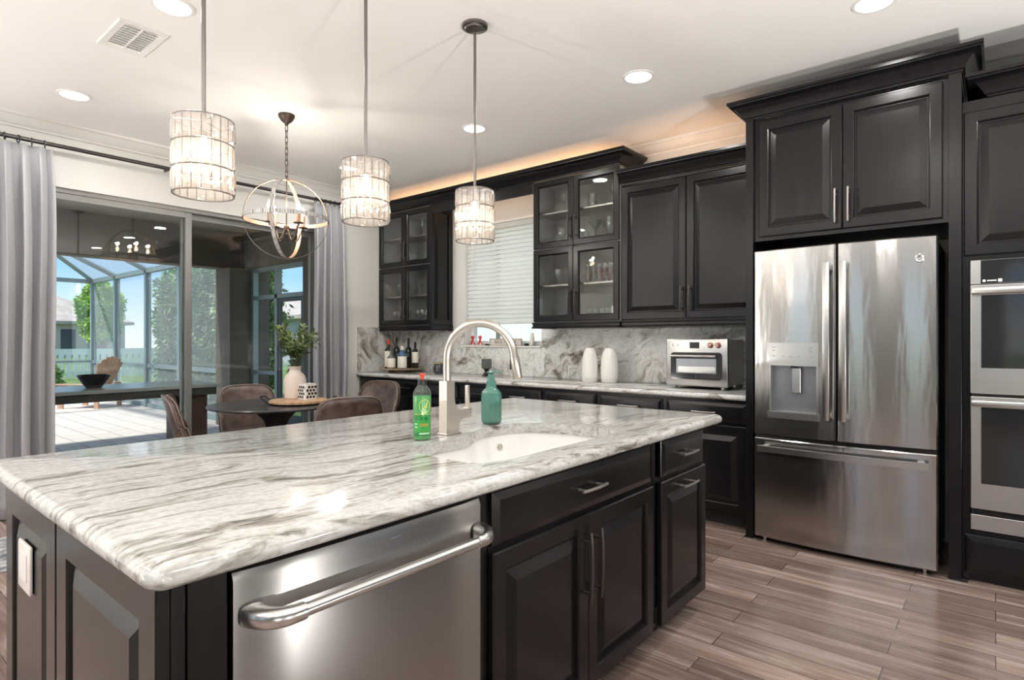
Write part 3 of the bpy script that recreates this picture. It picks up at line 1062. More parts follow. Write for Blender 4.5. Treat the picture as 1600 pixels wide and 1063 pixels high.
def hip_house(name, label, x0, x1, y0, y1, eave, ridge, wallm, wins, face):
    h = T(name, label, 'house', ((x0 + x1) / 2, (y0 + y1) / 2, -0.06))
    MB().box(x0, x1, y0, y1, -0.06, eave).build('wall', wallm, h)
    o = 0.5
    inx = min(x1 - x0, y1 - y0) / 2
    mb = MB()
    base = [(x0 - o, y0 - o), (x1 + o, y0 - o), (x1 + o, y1 + o), (x0 - o, y1 + o)]
    if (x1 - x0) > (y1 - y0):
        top = [(x0 + inx, y0 + inx - 0.02), (x1 - inx, y0 + inx - 0.02), (x1 - inx, y0 + inx + 0.02), (x0 + inx, y0 + inx + 0.02)]
    else:
        top = [(x0 + inx - 0.02, y0 + inx), (x0 + inx + 0.02, y0 + inx), (x0 + inx + 0.02, y1 - inx), (x0 + inx - 0.02, y1 - inx)]
    mb.rings([[(a, b, eave - 0.02) for a, b in base], [(a, b, eave + 0.2) for a, b in base], [(a, b, ridge) for a, b in top]])
    mb.build('roof', M['roof'], h)
    for a, b, z0, z1 in wins:
        if face == 'x':
            MB().box(x1, x1 + 0.06, a, b, z0, z1).build('window', M['houseglass'], h)
        else:
            MB().box(a, b, y0 - 0.06, y0, z0, z1).build('window', M['houseglass'], h)
    return h


hip_house('neighbour_house', 'tan roofed neighbour house behind the lime green tree', -70, -54, -2, 16.5, 2.5, 7.0, M['housewall'], [(9.2, 10.3, 0.4, 2.2), (12.3, 13.2, 0.5, 2.1), (14.4, 15.2, 0.5, 2.1)], 'x')
hip_house('neighbour_house', 'grey walled neighbour house with pale roof to the right beyond the screens', -50, -17, 18, 30, 2.5, 4.6, M['housewall2'], [(-44, -42.5, 0.4, 2.2), (-34, -32, 0.4, 2.2), (-27, -25.5, 0.5, 2.1)], 'y')

nh = T('neighbour_house', 'pale sided house wall close outside the kitchen window', 'house', (-2, 11, -0.06))
mb = MB()
mb.box(-11.5, 9, 9.0, 13, -0.06, 3.6)
mb.build('wall', M['siding'], nh)
mb = MB()
mb.box(-11.9, 9.4, 8.6, 13.4, 3.6, 3.75)
mb.build('roof', M['roof'], nh)

# ================================================================== WALL CABINETS
def carcass(mb, x0, x1, y0, y1, zs, t=0.018, mid=None):
    """open-fronted box of boards; zs = board heights (bottom, shelves..., top)"""
    mb.box(x0, x0 + t, y0, y1, zs[0], zs[-1]).box(x1 - t, x1, y0, y1, zs[0], zs[-1])
    mb.box(x0 + t, x1 - t, y1 - 0.012, y1, zs[0], zs[-1])
    mb.box(x0 + t, x1 - t, y0, y1 - 0.012, zs[0], zs[0] + t).box(x0 + t, x1 - t, y0, y1 - 0.012, zs[-1] - t, zs[-1])


def door(mtx, w, h, kind, root, hand, hz, hlen=0.21, pm='pull', horiz=False, hu=None):
    """hand: 'l'/'r' = side the pull sits on"""
    b = {'raised': raised, 'glass': glassframe, 'slab': slabfront}[kind](mtx, w, h)
    d = b.build('door' if kind != 'slab' else 'drawer_front', M['dark'], root, True, 9)
    if kind == 'glass':
        MB(mtx).box(0.052, w - 0.052, 0.052, h - 0.052, 0.004, 0.008).build('glass_pane', M['cabglass'], d)
    if hand:
        u = hu if hu is not None else (w - 0.032 if hand == 'r' else 0.032 if hand == 'l' else w / 2)
        pull(mtx, u, hz, hlen, not horiz).build('handle', M[pm], d, True)
    return d


YU = 4.301       # carcass front plane of the upper cabinets; doors reach 4.28


def glass_cabinet(root, x0, x1, mid):
    mb = MB()
    carcass(mb, x0, x1, YU, 4.604, [1.44, 2.728])
    mb.box(x0 + 0.018, x1 - 0.018, YU, 4.592, 2.097, 2.115)
    mb.box(mid - 0.012, mid + 0.012, YU, YU + 0.02, 1.458, 2.71)
    mb.build('body', M['dark_in'], root)
    for z in (1.765, 2.425):
        MB().box(x0 + 0.019, x1 - 0.019, YU + 0.035, 4.59, z, z + 0.016, 0.002).build('shelf', M['pull_light'], root)
    for z0, z1 in ((1.447, 2.100), (2.110, 2.722)):
        hz = 0.17 if z0 < 2 else 0.16
        door(front(x0 + 0.003, YU, z0), mid - x0 - 0.0045, z1 - z0, 'glass', root, 'r', hz)
        door(front(mid + 0.0015, YU, z0), x1 - mid - 0.0045, z1 - z0, 'glass', root, 'l', hz)


hut = T('hutch_wall_cabinet', 'dark wall cabinet with four glass doors in the corner left of the window', 'cabinet', (-5.1, 4.45, 1.44))
glass_cabinet(hut, -5.553, -4.676, -5.10)
raised(side(-4.675, 4.282, 1.442), 0.320, 1.285, 0.020, 0.055).build('end_panel', M['dark'], hut, True, 9)
RAIL = [(-0.03, 1.384), (0.010, 1.384), (0.012, 1.396), (0.004, 1.402), (0.004, 1.420), (0.010, 1.428), (0.006, 1.4395), (-0.03, 1.4395)]
MB().sweep([(-5.553, 4.285), (-4.658, 4.285), (-4.658, 4.604)], RAIL).build('light_rail', M['dark'], hut, True, 30)

gc = T('glass_wall_cabinet', 'dark wall cabinet with four glass doors right of the window', 'cabinet', (-2.84, 4.45, 1.44))
glass_cabinet(gc, -3.285, -2.392, -2.846)

val = T('window_valance', 'dark wooden valance board bridging the two glass cabinets above the window', 'valance', (-3.98, 4.29, 2.62))
MB().box(-4.654, -3.286, 4.282, 4.302, 2.628, 2.728, 0.002).build('board', M['dark'], val)

CROWN = [(-0.02, 0.0), (0.004, 0.0), (0.006, 0.010), (0.014, 0.014), (0.024, 0.034), (0.046, 0.062), (0.070, 0.080), (0.082, 0.084), (0.084, 0.092), (0.092, 0.096), (0.092, 0.112), (-0.02, 0.112)]


def crown(path, z, name, root=None):
    return MB().sweep(path, [(a, z + b) for a, b in CROWN]).build(name, M['dark'], root, True, 28)


cr = crown([(-5.553, 4.28), (-2.390, 4.28), (-2.390, 4.604)], 2.729, 'cabinet_cornice')
tag(cr, 'long dark crown moulding across the glass cabinets and the window valance', 'crown moulding')

pc = T('tall_wall_cabinet', 'dark wall cabinet with two solid raised-panel doors left of the refrigerator', 'cabinet', (-1.82, 4.45, 1.44))
mb = MB()
mb.box(-2.389, -1.256, 4.322, 4.604, 1.44, 2.552)
mb.build('body', M['dark'], pc)
door(front(-2.384, 4.322, 1.447), 0.556, 1.092, 'raised', pc, 'r', 0.15, 0.20)
door(front(-1.825, 4.322, 1.447), 0.556, 1.092, 'raised', pc, 'l', 0.15, 0.20)
crown([(-2.385, 4.30), (-1.256, 4.30)], 2.5525, 'crown', pc)
lr = MB().sweep([(-3.283, 4.604), (-3.283, 4.283), (-2.392, 4.283), (-2.392, 4.303), (-1.256, 4.303)], RAIL).build('light_rail', M['dark'], None, True, 30)
tag(lr, 'dark light rail under the wall cabinets right of the window', 'light rail')

# led tape lying on top of the wall cabinets
for k, (x0, x1, z, lab) in enumerate(((-5.45, -2.5, 2.735, 'warm led tape on top of the glass wall cabinets'), (-2.25, -1.35, 2.56, 'warm led tape on top of the solid door wall cabinet'))):
    o = tag(MB().box(x0, x1, 4.42, 4.435, z, z + 0.006).build('led_tape', M['led']), lab, 'light strip')
    lamp('led_light', 'AREA', ((x0 + x1) / 2, 4.43, z + 0.02), 1.1 * (x1 - x0), (1.0, 0.56, 0.30), o, shape='RECTANGLE', size=x1 - x0, size_y=0.03, rot=(PI, 0, 0))

# ================================================================== BASE CABINETS + COUNTER
YD = 4.016
bounds = [-5.545, -4.985, -4.455, -3.965, -3.475, -2.965, -2.425, -1.865, -1.258]
names = ['dark base cabinet at the far left end under the bottle tray', 'dark base cabinet with stacked drawers right of the leftmost base cabinet',
         'dark base cabinet under the small charcoal jar', 'dark base cabinet under the stemmed goblet', 'dark base cabinet behind the teal dispenser',
         'dark base cabinet under the pair of white vases', 'dark base cabinet left of the one under the toaster oven', 'dark base cabinet under the toaster oven']
for k in range(8):
    x0, x1 = bounds[k], bounds[k + 1]
    bc = T('base_cabinet', names[k], 'cabinet', ((x0 + x1) / 2, 4.3, 0), group='base cabinets along the back wall')
    mb = MB()
    mb.box(x0, x1, YD, 4.606, 0.10, 0.872)
    mb.build('body', M['dark'], bc)
    MB().box(x0, x1, YD + 0.07, YD + 0.09, 0.001, 0.099).build('toe_kick', M['kick'], bc)
    wd = x1 - x0 - 0.036
    pm = 'pull_light' if k > 3 else 'pull'
    door(front(x0 + 0.018, YD, 0.715), wd, 0.135, 'slab', bc, 'c', 0.0675, 0.17, pm, True)
    if k == 1:
        for z in (0.415, 0.11):
            door(front(x0 + 0.018, YD, z), wd, 0.285, 'slab', bc, 'c', 0.14, 0.17, pm, True)
    else:
        door(front(x0 + 0.018, YD, 0.11), wd, 0.585, 'raised', bc, 'l', 0.50, 0.17, pm)
ct = countertop('back_countertop', round_rect(-5.558, -1.257, 3.972, 4.606, 0.004, 1), 0.8735, 0.915, M['granite2'])
tag(ct, 'grey veined granite countertop running along the back wall', 'countertop')
o = MB().box(-3.415, -1.257, 4.588, 4.608, 0.916, 1.3835).build('backsplash', M['splash'])
tag(o, 'swirled granite backsplash behind the vases and toaster oven', 'backsplash')
mb = MB()
mb.box(-5.537, -4.475, 4.588, 4.608, 0.916, 1.3835).box(-4.475, -3.417, 4.588, 4.608, 0.916, 1.203)
tag(mb.build('backsplash', M['splash']), 'swirled granite backsplash behind the bottles and below the window', 'backsplash')
o = MB().box(-5.558, -5.538, 3.985, 4.608, 0.916, 1.425).build('backsplash', M['splash_side'])
tag(o, 'narrow granite side splash on the curtain wall left of the bottle tray', 'backsplash')

# ================================================================== FRIDGE SURROUND
fs = T('refrigerator_surround', 'tall dark cabinet surround with two doors above the refrigerator', 'cabinet', (-0.7, 4.25, 0))
MB().box(-1.252, -1.205, 3.90, 4.604, 0.006, 2.70, 0.002).build('side_panel', M['dark'], fs)
MB().box(-0.194, -0.138, 3.90, 4.604, 0.006, 2.70, 0.002).build('side_panel', M['dark'], fs)
mb = MB()
mb.box(-1.2045, -0.1945, 3.925, 4.604, 1.915, 2.70)
mb.build('body', M['dark'], fs)
xm = -0.698
door(front(-1.172, 3.925, 1.94), xm - 0.002 + 1.172, 0.735, 'raised', fs, 'r', 0.135, 0.20, 'pull_light')
door(front(xm + 0.002, 3.925, 1.94), -0.222 - xm, 0.735, 'raised', fs, 'l', 0.135, 0.20, 'pull_light')
crown([(-1.252, 4.604), (-1.252, 3.90), (-0.138, 3.90), (-0.138, 4.604)], 2.70, 'crown', fs)
for x0, x1 in ((-1.262, -1.203), (-0.20, -0.112)):
    MB().box(x0, x1, 3.885, 3.93, 0.0, 0.0055).build('foot', M['steel_light'], fs)

# ================================================================== REFRIGERATOR
rf = T('refrigerator', 'stainless french door refrigerator with water dispenser in the left door', 'refrigerator', (-0.715, 4.2, 0))
RX0, RX1 = -1.192, -0.238


def ry(x):
    t = (x - (RX0 + RX1) / 2) / ((RX1 - RX0) / 2)
    return 3.842 + 0.030 * t * t


def fridge_door(name, x0, x1, z0, z1, hole=None, yb=3.915):
    us = sorted(set([x0, x0 + 0.008] + [x0 + (x1 - x0) * i / 10 for i in range(1, 10)] + [x1 - 0.008, x1] + ([hole[0], hole[1]] if hole else [])))
    zs = [z0, z0 + 0.006, z1 - 0.006, z1]
    if hole:
        zs = [z0, z0 + 0.006, hole[2], hole[3], z1 - 0.006, z1]
    mb = MB()

    def P(x, z):
        y = ry(x)
        if x in (x0, x1):
            y += 0.010
        if z in (z0, z1):
            y += 0.006
        return (x, y, z)
    g = [[mb.v(P(x, z)) for x in us] for z in zs]
    for i in range(len(zs) - 1):
        for j in range(len(us) - 1):
            if hole and hole[2] <= zs[i] < hole[3] and hole[0] <= us[j] < hole[1]:
                continue
            mb.f([g[i][j], g[i][j + 1], g[i + 1][j + 1], g[i + 1][j]])
    bk = [mb.v((x0, yb, z0)), mb.v((x1, yb, z0)), mb.v((x1, yb, z1)), mb.v((x0, yb, z1))]
    mb.f([bk[3], bk[2], bk[1], bk[0]])
    mb.f([g[0][j] for j in range(len(us))][::-1] + [bk[0], bk[1]])
    mb.f([g[-1][j] for j in range(len(us))] + [bk[2], bk[3]])
    mb.f([g[i][0] for i in range(len(zs))] + [bk[3], bk[0]])
    mb.f([g[i][-1] for i in range(len(zs))][::-1] + [bk[1], bk[2]])
    return mb.build(name, M['steel'], rf, True, 30)


HX0, HX1, HZ0, HZ1 = -1.086, -0.820, 0.835, 1.150
MB().box(RX0 + 0.006, RX1 - 0.006, 3.916, 4.56, 0.05, 1.83).build('body', M['black'], rf)
dL = fridge_door('door', RX0, -0.722, 0.685, 1.845, (HX0, HX1, HZ0, HZ1))
dR = fridge_door('door', -0.714, RX1, 0.685, 1.845)
fz = fridge_door('freezer_drawer', RX0, RX1, 0.035, 0.662)
MB().box(RX0 + 0.01, RX1 - 0.01, 3.88, 3.9155, 0.6625, 0.6845).build('door_gap', M['gap'], rf)
MB().box(RX0 + 0.03, RX1 - 0.03, 3.93, 4.5, 0.004, 0.0495).build('base_grille', M['black'], rf)
for x in (RX0 + 0.06, RX1 - 0.06):
    mb = MB()
    mb.lathe([(0.016, 0.0), (0.016, 0.012), (0.010, 0.014), (0.010, 0.035)], x, 3.90, 12)
    mb.build('foot', M['steel_light'], rf, True)
for dd, x in ((dL, -0.762), (dR, -0.676)):
    mb = MB()
    yf = ry(x)
    mb.box(x - 0.019, x + 0.019, yf - 0.062, yf - 0.042, 0.81, 1.735, 0.005)
    for z in (0.82, 1.69):
        mb.box(x - 0.016, x + 0.016, yf - 0.043, yf + 0.004, z, z + 0.035, 0.003)
    mb.build('handle', M['steel_light'], dd, True, 40)
mb = MB()
rs = []
for i in range(13):
    x = -1.150 + i * (0.878 / 12)
    y = ry(x) - 0.058
    rs.append([(x, y - 0.010, 0.586), (x, y + 0.010, 0.586), (x, y + 0.010, 0.622), (x, y - 0.010, 0.622)])
mb.rings(rs)
for x in (-1.12, -0.31):
    mb.box(x - 0.016, x + 0.016, ry(x) - 0.05, ry(x) + 0.004, 0.590, 0.618, 0.003)
mb.build('handle', M['steel_light'], fz, True, 40)
# dispenser
dp = MB()
yc = 3.852
dp.box(HX0, HX0 + 0.004, yc, yc + 0.058, HZ0, HZ1).box(HX1 - 0.004, HX1, yc, yc + 0.058, HZ0, HZ1)
dp.box(HX0 + 0.004, HX1 - 0.004, yc, yc + 0.058, HZ1 - 0.004, HZ1).box(HX0 + 0.004, HX1 - 0.004, yc, yc + 0.058, HZ0, HZ0 + 0.004)
dp.box(HX0, HX1, yc + 0.056, yc + 0.062, HZ0, HZ1)
dp = dp.build('dispenser_recess', M['dispgrey'], dL)
# curved steel surround, control panel and drip shelf follow the door
def band(x0, x1, z0, z1, out, n=6):
    mb = MB()
    xs_ = [x0 + (x1 - x0) * i / n for i in range(n + 1)]
    mb.rings([[(x, ry(x) - out, z0), (x, ry(x) + 0.004, z0), (x, ry(x) + 0.004, z1), (x, ry(x) - out, z1)] for x in xs_])
    return mb
band(HX0 - 0.010, HX1 + 0.010, 1.152, 1.262, 0.006).build('dispenser_panel', M['steel_light'], dL)
band(HX0 - 0.010, HX1 + 0.010, 1.122, 1.151, 0.012).build('dispenser_trim', M['steel_light'], dL)
band(HX0 - 0.016, HX1 + 0.012, 0.795, 0.836, 0.016).build('drip_tray', M['steel_light'], dL)
band(HX0 - 0.008, HX0 + 0.003, 0.837, 1.121, 0.004, 1).build('dispenser_trim', M['steel_light'], dL)
band(HX1 - 0.003, HX1 + 0.008, 0.837, 1.121, 0.004, 1).build('dispenser_trim', M['steel_light'], dL)
MB().box(-0.965, -0.915, 3.868, 3.880, 0.955, 1.11, 0.004).build('paddle', M['steel_light'], dL)
mb = MB()
mb.tube([(-0.962, 3.872, 1.15), (-0.962, 3.872, 1.108)], 0.010, 10)
mb.build('nozzle', M['black'], dL, True)
mb = MB()
for x, z in ((-1.065, 1.235), (-1.065, 1.215), (-1.065, 1.182), (-0.852, 1.235), (-0.852, 1.210), (-0.852, 1.182), (-1.01, 1.180), (-0.965, 1.180), (-0.915, 1.180)):
    yy = ry(x) - 0.0068
    mb.box(x - 0.010, x + 0.010, yy, yy + 0.001, z - 0.0015, z + 0.0015)
mb.build('control_marks', M['dispgrey'], dL)
bx = -0.318
mb = MB(Matrix.Translation((bx, ry(bx), 1.725)) @ Matrix.Rotation(PI / 2, 4, 'X'))
mb.lathe([(0.0225, -0.002), (0.0225, 0.003), (0.020, 0.0045), (0.018, 0.0035), (0.0, 0.0035)], 0, 0, 24)
lg = mb.build('badge', M['steel_light'], dR, True, 50)
mb = MB(Matrix.Translation((bx, ry(bx) - 0.0042, 1.725)) @ Matrix.Rotation(PI / 2, 4, 'X'))
mb.tube([(0.010 * math.cos(a), 0.010 * math.sin(a), 0) for a in [2 * PI * i / 20 for i in range(20)]], 0.0010, 4, True)
mb.tube([(0.008 * math.cos(a) * (0.6 + 0.4 * math.cos(3 * a)), 0.008 * math.sin(a), 0) for a in [2 * PI * i / 24 for i in range(24)]], 0.0009, 4, True)
mb.build('badge_script', M['dispgrey'], lg)

# ================================================================== OVEN TOWER
ot = T('oven_tower', 'tall dark cabinet around the double wall oven at the right edge', 'cabinet', (0.27, 4.25, 0))
TY = 3.951
mb = MB()
mb.box(-0.137, -0.105, TY, 4.604, 0.005, 2.55).box(0.664, 0.72, TY, 4.604, 0.005, 2.55)
mb.box(-0.105, 0.664, TY, 4.604, 1.702, 2.55).box(-0.105, 0.664, TY, 4.604, 0.05, 0.272).box(-0.105, 0.664, 4.56, 4.604, 0.272, 1.702)
mb.box(-0.105, 0.664, TY + 0.02, 4.604, 0.005, 0.05)
mb.build('body', M['dark'], ot)
door(front(-0.130, TY, 1.728), 0.40, 0.758, 'raised', ot, 'r', 0.16, 0.20, 'pull')
door(front(0.276, TY, 1.728), 0.40, 0.758, 'raised', ot, 'l', 0.16, 0.20, 'pull')
slabfront(front(-0.128, TY, 0.045), 0.83, 0.205, 0.021, 0.035).build('drawer_front', M['dark'], ot, True, 9)
crown([(-0.030, 4.60), (-0.030, 3.945), (0.72, 3.945)], 2.551, 'crown', ot)

ov = T('double_wall_oven', 'stainless double wall oven with black glass doors', 'oven', (0.28, 4.2, 0.28))
MB().box(-0.098, 0.658, 3.94, 4.55, 0.285, 1.695).build('body', M['black'], ov)
MB().box(-0.102, 0.662, 3.915, 3.9395, 1.572, 1.697, 0.002).build('control_frame', M['steel_light'], ov)
cp_ = MB().box(-0.060, 0.620, 3.9105, 3.9148, 1.574, 1.695).build('control_panel', M['ovenglass'], ov)
mb = MB()
mb.box(-0.052, -0.040, 3.9095, 3.9104, 1.582, 1.594).box(-0.034, 0.004, 3.9095, 3.9104, 1.585, 1.591).box(0.010, 0.026, 3.9095, 3.9104, 1.580, 1.596)
mb.build('control_marks', M['white'], cp_)
for z0, z1, hz in ((1.0, 1.568, 1.535), (0.398, 0.985, 0.952)):
    d = MB().box(-0.102, 0.662, 3.906, 3.9395, z0, z1, 0.003).build('oven_door', M['steel_light'], ov)
    MB().box(-0.058, 0.618, 3.9015, 3.9058, z0 + 0.135, z1 - 0.055, 0.001).build('oven_window', M['ovenglass'], d)
    mb = MB()
    mb.box(-0.098, 0.658, 3.862, 3.880, hz - 0.017, hz + 0.017, 0.005)
    for x in (-0.085, 0.62):
        mb.box(x, x + 0.028, 3.879, 3.9065, hz - 0.012, hz + 0.012, 0.002)
    mb.build('handle', M['steel_light'], d, True, 40)
mb = MB()
mb.box(-0.102, 0.662, 3.915, 3.9395, 0.285, 0.365, 0.002)
mb.build('bottom_trim', M['steel_light'], ov)
mb = MB()
mb.box(-0.09, 0.65, 3.922, 3.9395, 0.3655, 0.3975)
mb.build('vent_slot', M['gap'], ov)

# ================================================================== ISLAND
IF = -1.081      # carcass plane on the aisle side; doors reach -1.06
IE = 0.391       # carcass plane at the camera end; panels reach 0.37
isl = T('island_cabinet', 'dark island carcass with raised end panels and corner post', 'cabinet', (-1.65, 1.55, 0))
for nm, q in (('body', (-2.18, -1.72, IE, 2.735, 0.10, 0.8735)), ('end_board', (-1.7195, IF, IE, 0.489, 0.10, 0.8735)), ('partition', (-1.7195, IF, 1.158, 1.200, 0.10, 0.8735)),
              ('end_board', (-1.7195, IF - 0.001, 2.70, 2.735, 0.10, 0.8735)), ('partition', (-1.7195, IF, 2.20, 2.2345, 0.10, 0.8735)), ('bottom_board', (-1.7195, IF - 0.001, 1.2055, 2.1995, 0.10, 0.118)),
              ('rail', (IF - 0.018, IF - 0.001, 1.2055, 2.1995, 0.690, 0.715)), ('rail', (IF - 0.018, IF - 0.001, 1.2055, 2.1995, 0.862, 0.8735)), ('rail', (IF - 0.018, IF - 0.001, 2.236, 2.699, 0.690, 0.715)), ('rail', (IF - 0.018, IF - 0.001, 2.236, 2.699, 0.862, 0.8735))):
    MB().box(*q).build(nm, M['dark'], isl)
MB().box(-2.14, IF - 0.075, IE + 0.05, 2.70, 0.001, 0.099).build('toe_kick', M['kick'], isl)
mb = MB()
mb.box(IF + 0.0005, -1.062, IE, 0.415, 0.10, 0.8735, 0.004).box(IF + 0.0005, -1.067, 0.419, 0.488, 0.10, 0.8735, 0.003)
mb.build('corner_post', M['dark'], isl)
for x0, x1 in ((-2.178, -1.668), (-1.660, -1.066)):
    raised(front(x0, IE - 0.0005, 0.10), x1 - x0, 0.7735, 0.021, 0.085).build('end_panel', M['dark'], isl, True, 9)

sb = T('sink_base_cabinet', 'dark sink base cabinet with two tall pulls in the middle of the island', 'cabinet', (-1.2, 1.7, 0.1))
door(side(IF, 1.208, 0.708), 0.962, 0.152, 'slab', sb, 'c', 0.078, 0.155, 'pull_light', True, 0.478)
door(side(IF, 1.204, 0.10), 0.4855, 0.592, 'raised', sb, 'r', 0.425, 0.235)
door(side(IF, 1.6925, 0.10), 0.4855, 0.592, 'raised', sb, 'l', 0.425, 0.235)
nb = T('narrow_island_cabinet', 'narrow dark cabinet with drawer and pull-out at the far end of the island', 'cabinet', (-1.2, 2.48, 0.1))
door(side(IF, 2.262, 0.708), 0.452, 0.152, 'slab', nb, 'c', 0.078, 0.155, 'pull_light', True)
d = raised(side(IF, 2.252, 0.10), 0.476, 0.592).build('pull_out_door', M['dark'], nb, True, 9)
pull(side(IF, 2.252, 0.10), 0.238, 0.548, 0.155, False).build('handle', M['pull_light'], d, True)

dw = T('dishwasher', 'stainless dishwasher with a thick bar handle under the island counter', 'dishwasher', (-1.3, 0.82, 0.1))
DX = -1.052
MB().box(-1.70, -1.095, 0.497, 1.150, 0.105, 0.855).build('body', M['black'], dw)
mb = MB()
rs = []
for i in range(11):
    y = 0.4935 + 0.656 * i / 10
    e_ = 0.007 if i in (0, 10) else 0.0
    bulge = 0.004 * (1 - ((i - 5) / 5) ** 2)
    rs.append([(-1.0945, y, 0.11), (DX - e_ + bulge, y, 0.11), (DX - e_ + bulge, y, 0.842), (DX - 0.006 - e_ + bulge, y, 0.858), (-1.0945, y, 0.858)])
mb.rings(rs)
dd = mb.build('door', M['steel_dw'], dw, True, 30)
MB().box(-1.50, IF - 0.001, 0.497, 1.150, 0.8585, 0.870).build('control_strip', M['black'], dw)
mb = MB()
hz = 0.777
mb.tube([(-0.992, 0.575, hz), (-0.992, 1.085, hz)], 0.0125, 16)
hb = mb.build('handle', M['steel_light'], dd, True, 50)
for sgn, y in ((1, 0.525), (-1, 1.135)):
    mb = MB()
    rs = []
    # bracket: flat foot on the door curving forward and along into a collar round the bar
    for k in range(9):
        t = k / 8
        a = t * PI / 2
        px = DX + 0.002 + 0.058 * math.sin(a)
        py = y + sgn * 0.055 * (1 - math.cos(a))
        tx, ty = math.cos(a), sgn * math.sin(a)
        nx, ny = -ty * sgn, tx * sgn
        hw = 0.024 - 0.0085 * t
        hh = 0.0205 - 0.004 * t
        ring = []
        for q in range(12):
            b = 2 * PI * q / 12
            cb, sb_ = math.cos(b), math.sin(b)
            ex = 0.55 + 0.4 * t
            u = hw * math.copysign(abs(cb) ** ex, cb)
            v = hh * math.copysign(abs(sb_) ** ex, sb_)
            ring.append((px + nx * u, py + ny * u, hz + v))
        rs.append(ring)
    rs.append([(p[0], p[1] + sgn * 0.014, p[2]) for p in rs[-1]])
    mb.rings(rs)
    mb.build('handle_bracket', M['steel_light'], dd, True, 50)
mb = MB()
mb.box(DX + 0.001, DX + 0.0045, 0.845, 0.866, 0.832, 0.8345)
mb.build('maker_mark', M['dispgrey'], dd)

HOLE = smooth_poly([(-1.138, 1.25), (-1.138, 1.60), (-1.137, 2.03), (-1.165, 2.085), (-1.322, 2.090), (-1.46, 2.085), (-1.60, 2.03), (-1.645, 1.90), (-1.632, 1.76), (-1.575, 1.665),
                    (-1.535, 1.60), (-1.535, 1.48), (-1.532, 1.36), (-1.515, 1.285), (-1.45, 1.25), (-1.30, 1.245)], 2)
ic = countertop('island_countertop', round_rect(-2.36, -1.022, 0.345, 2.865, 0.035, 6), 0.8745, 0.9175, M['granite'], HOLE)
tag(ic, 'large grey and white veined granite slab on the island', 'countertop')

sk = T('undermount_sink', 'white undermount sink set into the island countertop', 'sink', (-1.38, 1.67, 0.69))
mb = MB()
rs = []
for d_, z in ((-0.006, 0.8738), (-0.006, 0.862), (-0.004, 0.85), (0.010, 0.74), (0.03, 0.712), (0.06, 0.702), (0.12, 0.70)):
    rs.append([(x, y, z) for x, y in inset(HOLE, d_)])
inner = mb.rings(rs, cap0=False, cap1=True)
orr = [[(x, y, z) for x, y in inset(HOLE, d_)] for d_, z in ((-0.026, 0.8738), (-0.026, 0.862), (-0.018, 0.85), (-0.004, 0.72), (0.03, 0.692), (0.12, 0.688))]
outer = mb.rings(orr, cap0=False, cap1=True)
for i in range(len(HOLE)):
    j = (i + 1) % len(HOLE)
    mb.f([inner[0][i], inner[0][j], outer[0][j], outer[0][i]])
mb.build('basin', M['porcelain'], sk, True, 40)
mb = MB(Matrix.Translation((-1.40, 1.66, 0.7005)))
mb.lathe([(0.045, 0), (0.045, 0.003), (0.030, 0.001), (0.0, 0.0005)], 0, 0, 24)
mb.build('drain', M['steel_light'], sk, True)
ovm = Matrix.Translation((-1.636, 1.90, 0.822)) @ Matrix.Rotation(math.radians(83), 4, 'Y')
mb = MB(ovm)
mb.lathe([(0.013, -0.004), (0.013, 0.004), (0.009, 0.004), (0.008, 0.001), (0.0, 0.001)], 0, 0, 18)
mb.build('overflow_ring', M['nickel'], sk, True)

# faucet
fc = T('kitchen_faucet', 'brushed nickel gooseneck faucet with side lever behind the island sink', 'faucet', (-1.625, 1.585, 0.9175))
FX, FY, FZ = -1.625, 1.575, 0.9178
prof = [(-0.021, 0), (0.047, 0), (0.047, 0.036), (0.052, 0.047), (0.066, 0.054), (0.104, 0.056), (0.104, 0.092), (0.058, 0.090), (0.036, 0.098), (0.024, 0.120), (0.021, 0.145), (0.021, 0.205), (-0.021, 0.205)]
mb = MB()
mb.rings([[(FX + sx * (0.021 - e_), FY + p[0] * (1 - 0.0), FZ + p[1]) for p in prof] for sx, e_ in ((-1, 0), (1, 0))])
mb.build('body', M['nickel'], fc, True, 30)
MB().box(FX - 0.027, FX + 0.027, FY - 0.026, FY + 0.053, FZ - 0.0002, FZ + 0.006, 0.002).build('base_plate', M['nickel'], fc)
mb = MB()
mb.box(FX - 0.017, FX + 0.017, FY + 0.1045, FY + 0.122, FZ + 0.054, FZ + 0.095, 0.003)
mb.box(FX - 0.009, FX + 0.009, FY + 0.107, FY + 0.119, FZ + 0.094, FZ + 0.182, 0.003)
mb.build('lever', M['nickel'], fc, True, 40)
dirx, diry = math.cos(math.radians(24)), math.sin(math.radians(24))
R_ = 0.134
pts = [(FX, FY, FZ + 0.20), (FX, FY, FZ + 0.26), (FX, FY, FZ + 0.29)]
for k in range(0, 19):
    a = PI - PI * k / 18 * 0.97
    s_ = R_ + R_ * math.cos(a)
    pts.append((FX + dirx * s_, FY + diry * s_, FZ + 0.292 + R_ * math.sin(a)))
rad = [0.0155] * len(pts)
mb = MB()
mb.tube(pts, rad, 14)
mb.build('spout', M['nickel'], fc, True, 50)
p_, q_ = Vector(pts[-2]), Vector(pts[-1])
dv = (q_ - p_).normalized()
mb = MB()
mb.tube([q_, q_ + dv * 0.004, q_ + dv * 0.005, q_ + dv * 0.085, q_ + dv * 0.088], [0.0155, 0.0155, 0.0175, 0.0175, 0.015], 16)
sh = mb.build('spray_head', M['nickel'], fc, True, 40)
back = q_ + dv * 0.035 - Vector((dirx, diry, 0)) * 0.019
MB(Matrix.Translation(back) @ Matrix.Rotation(math.atan2(diry, dirx), 4, 'Z')).box(-0.003, 0.004, -0.006, 0.006, -0.018, 0.018, 0.002).build('spray_button', M['black'], sh)

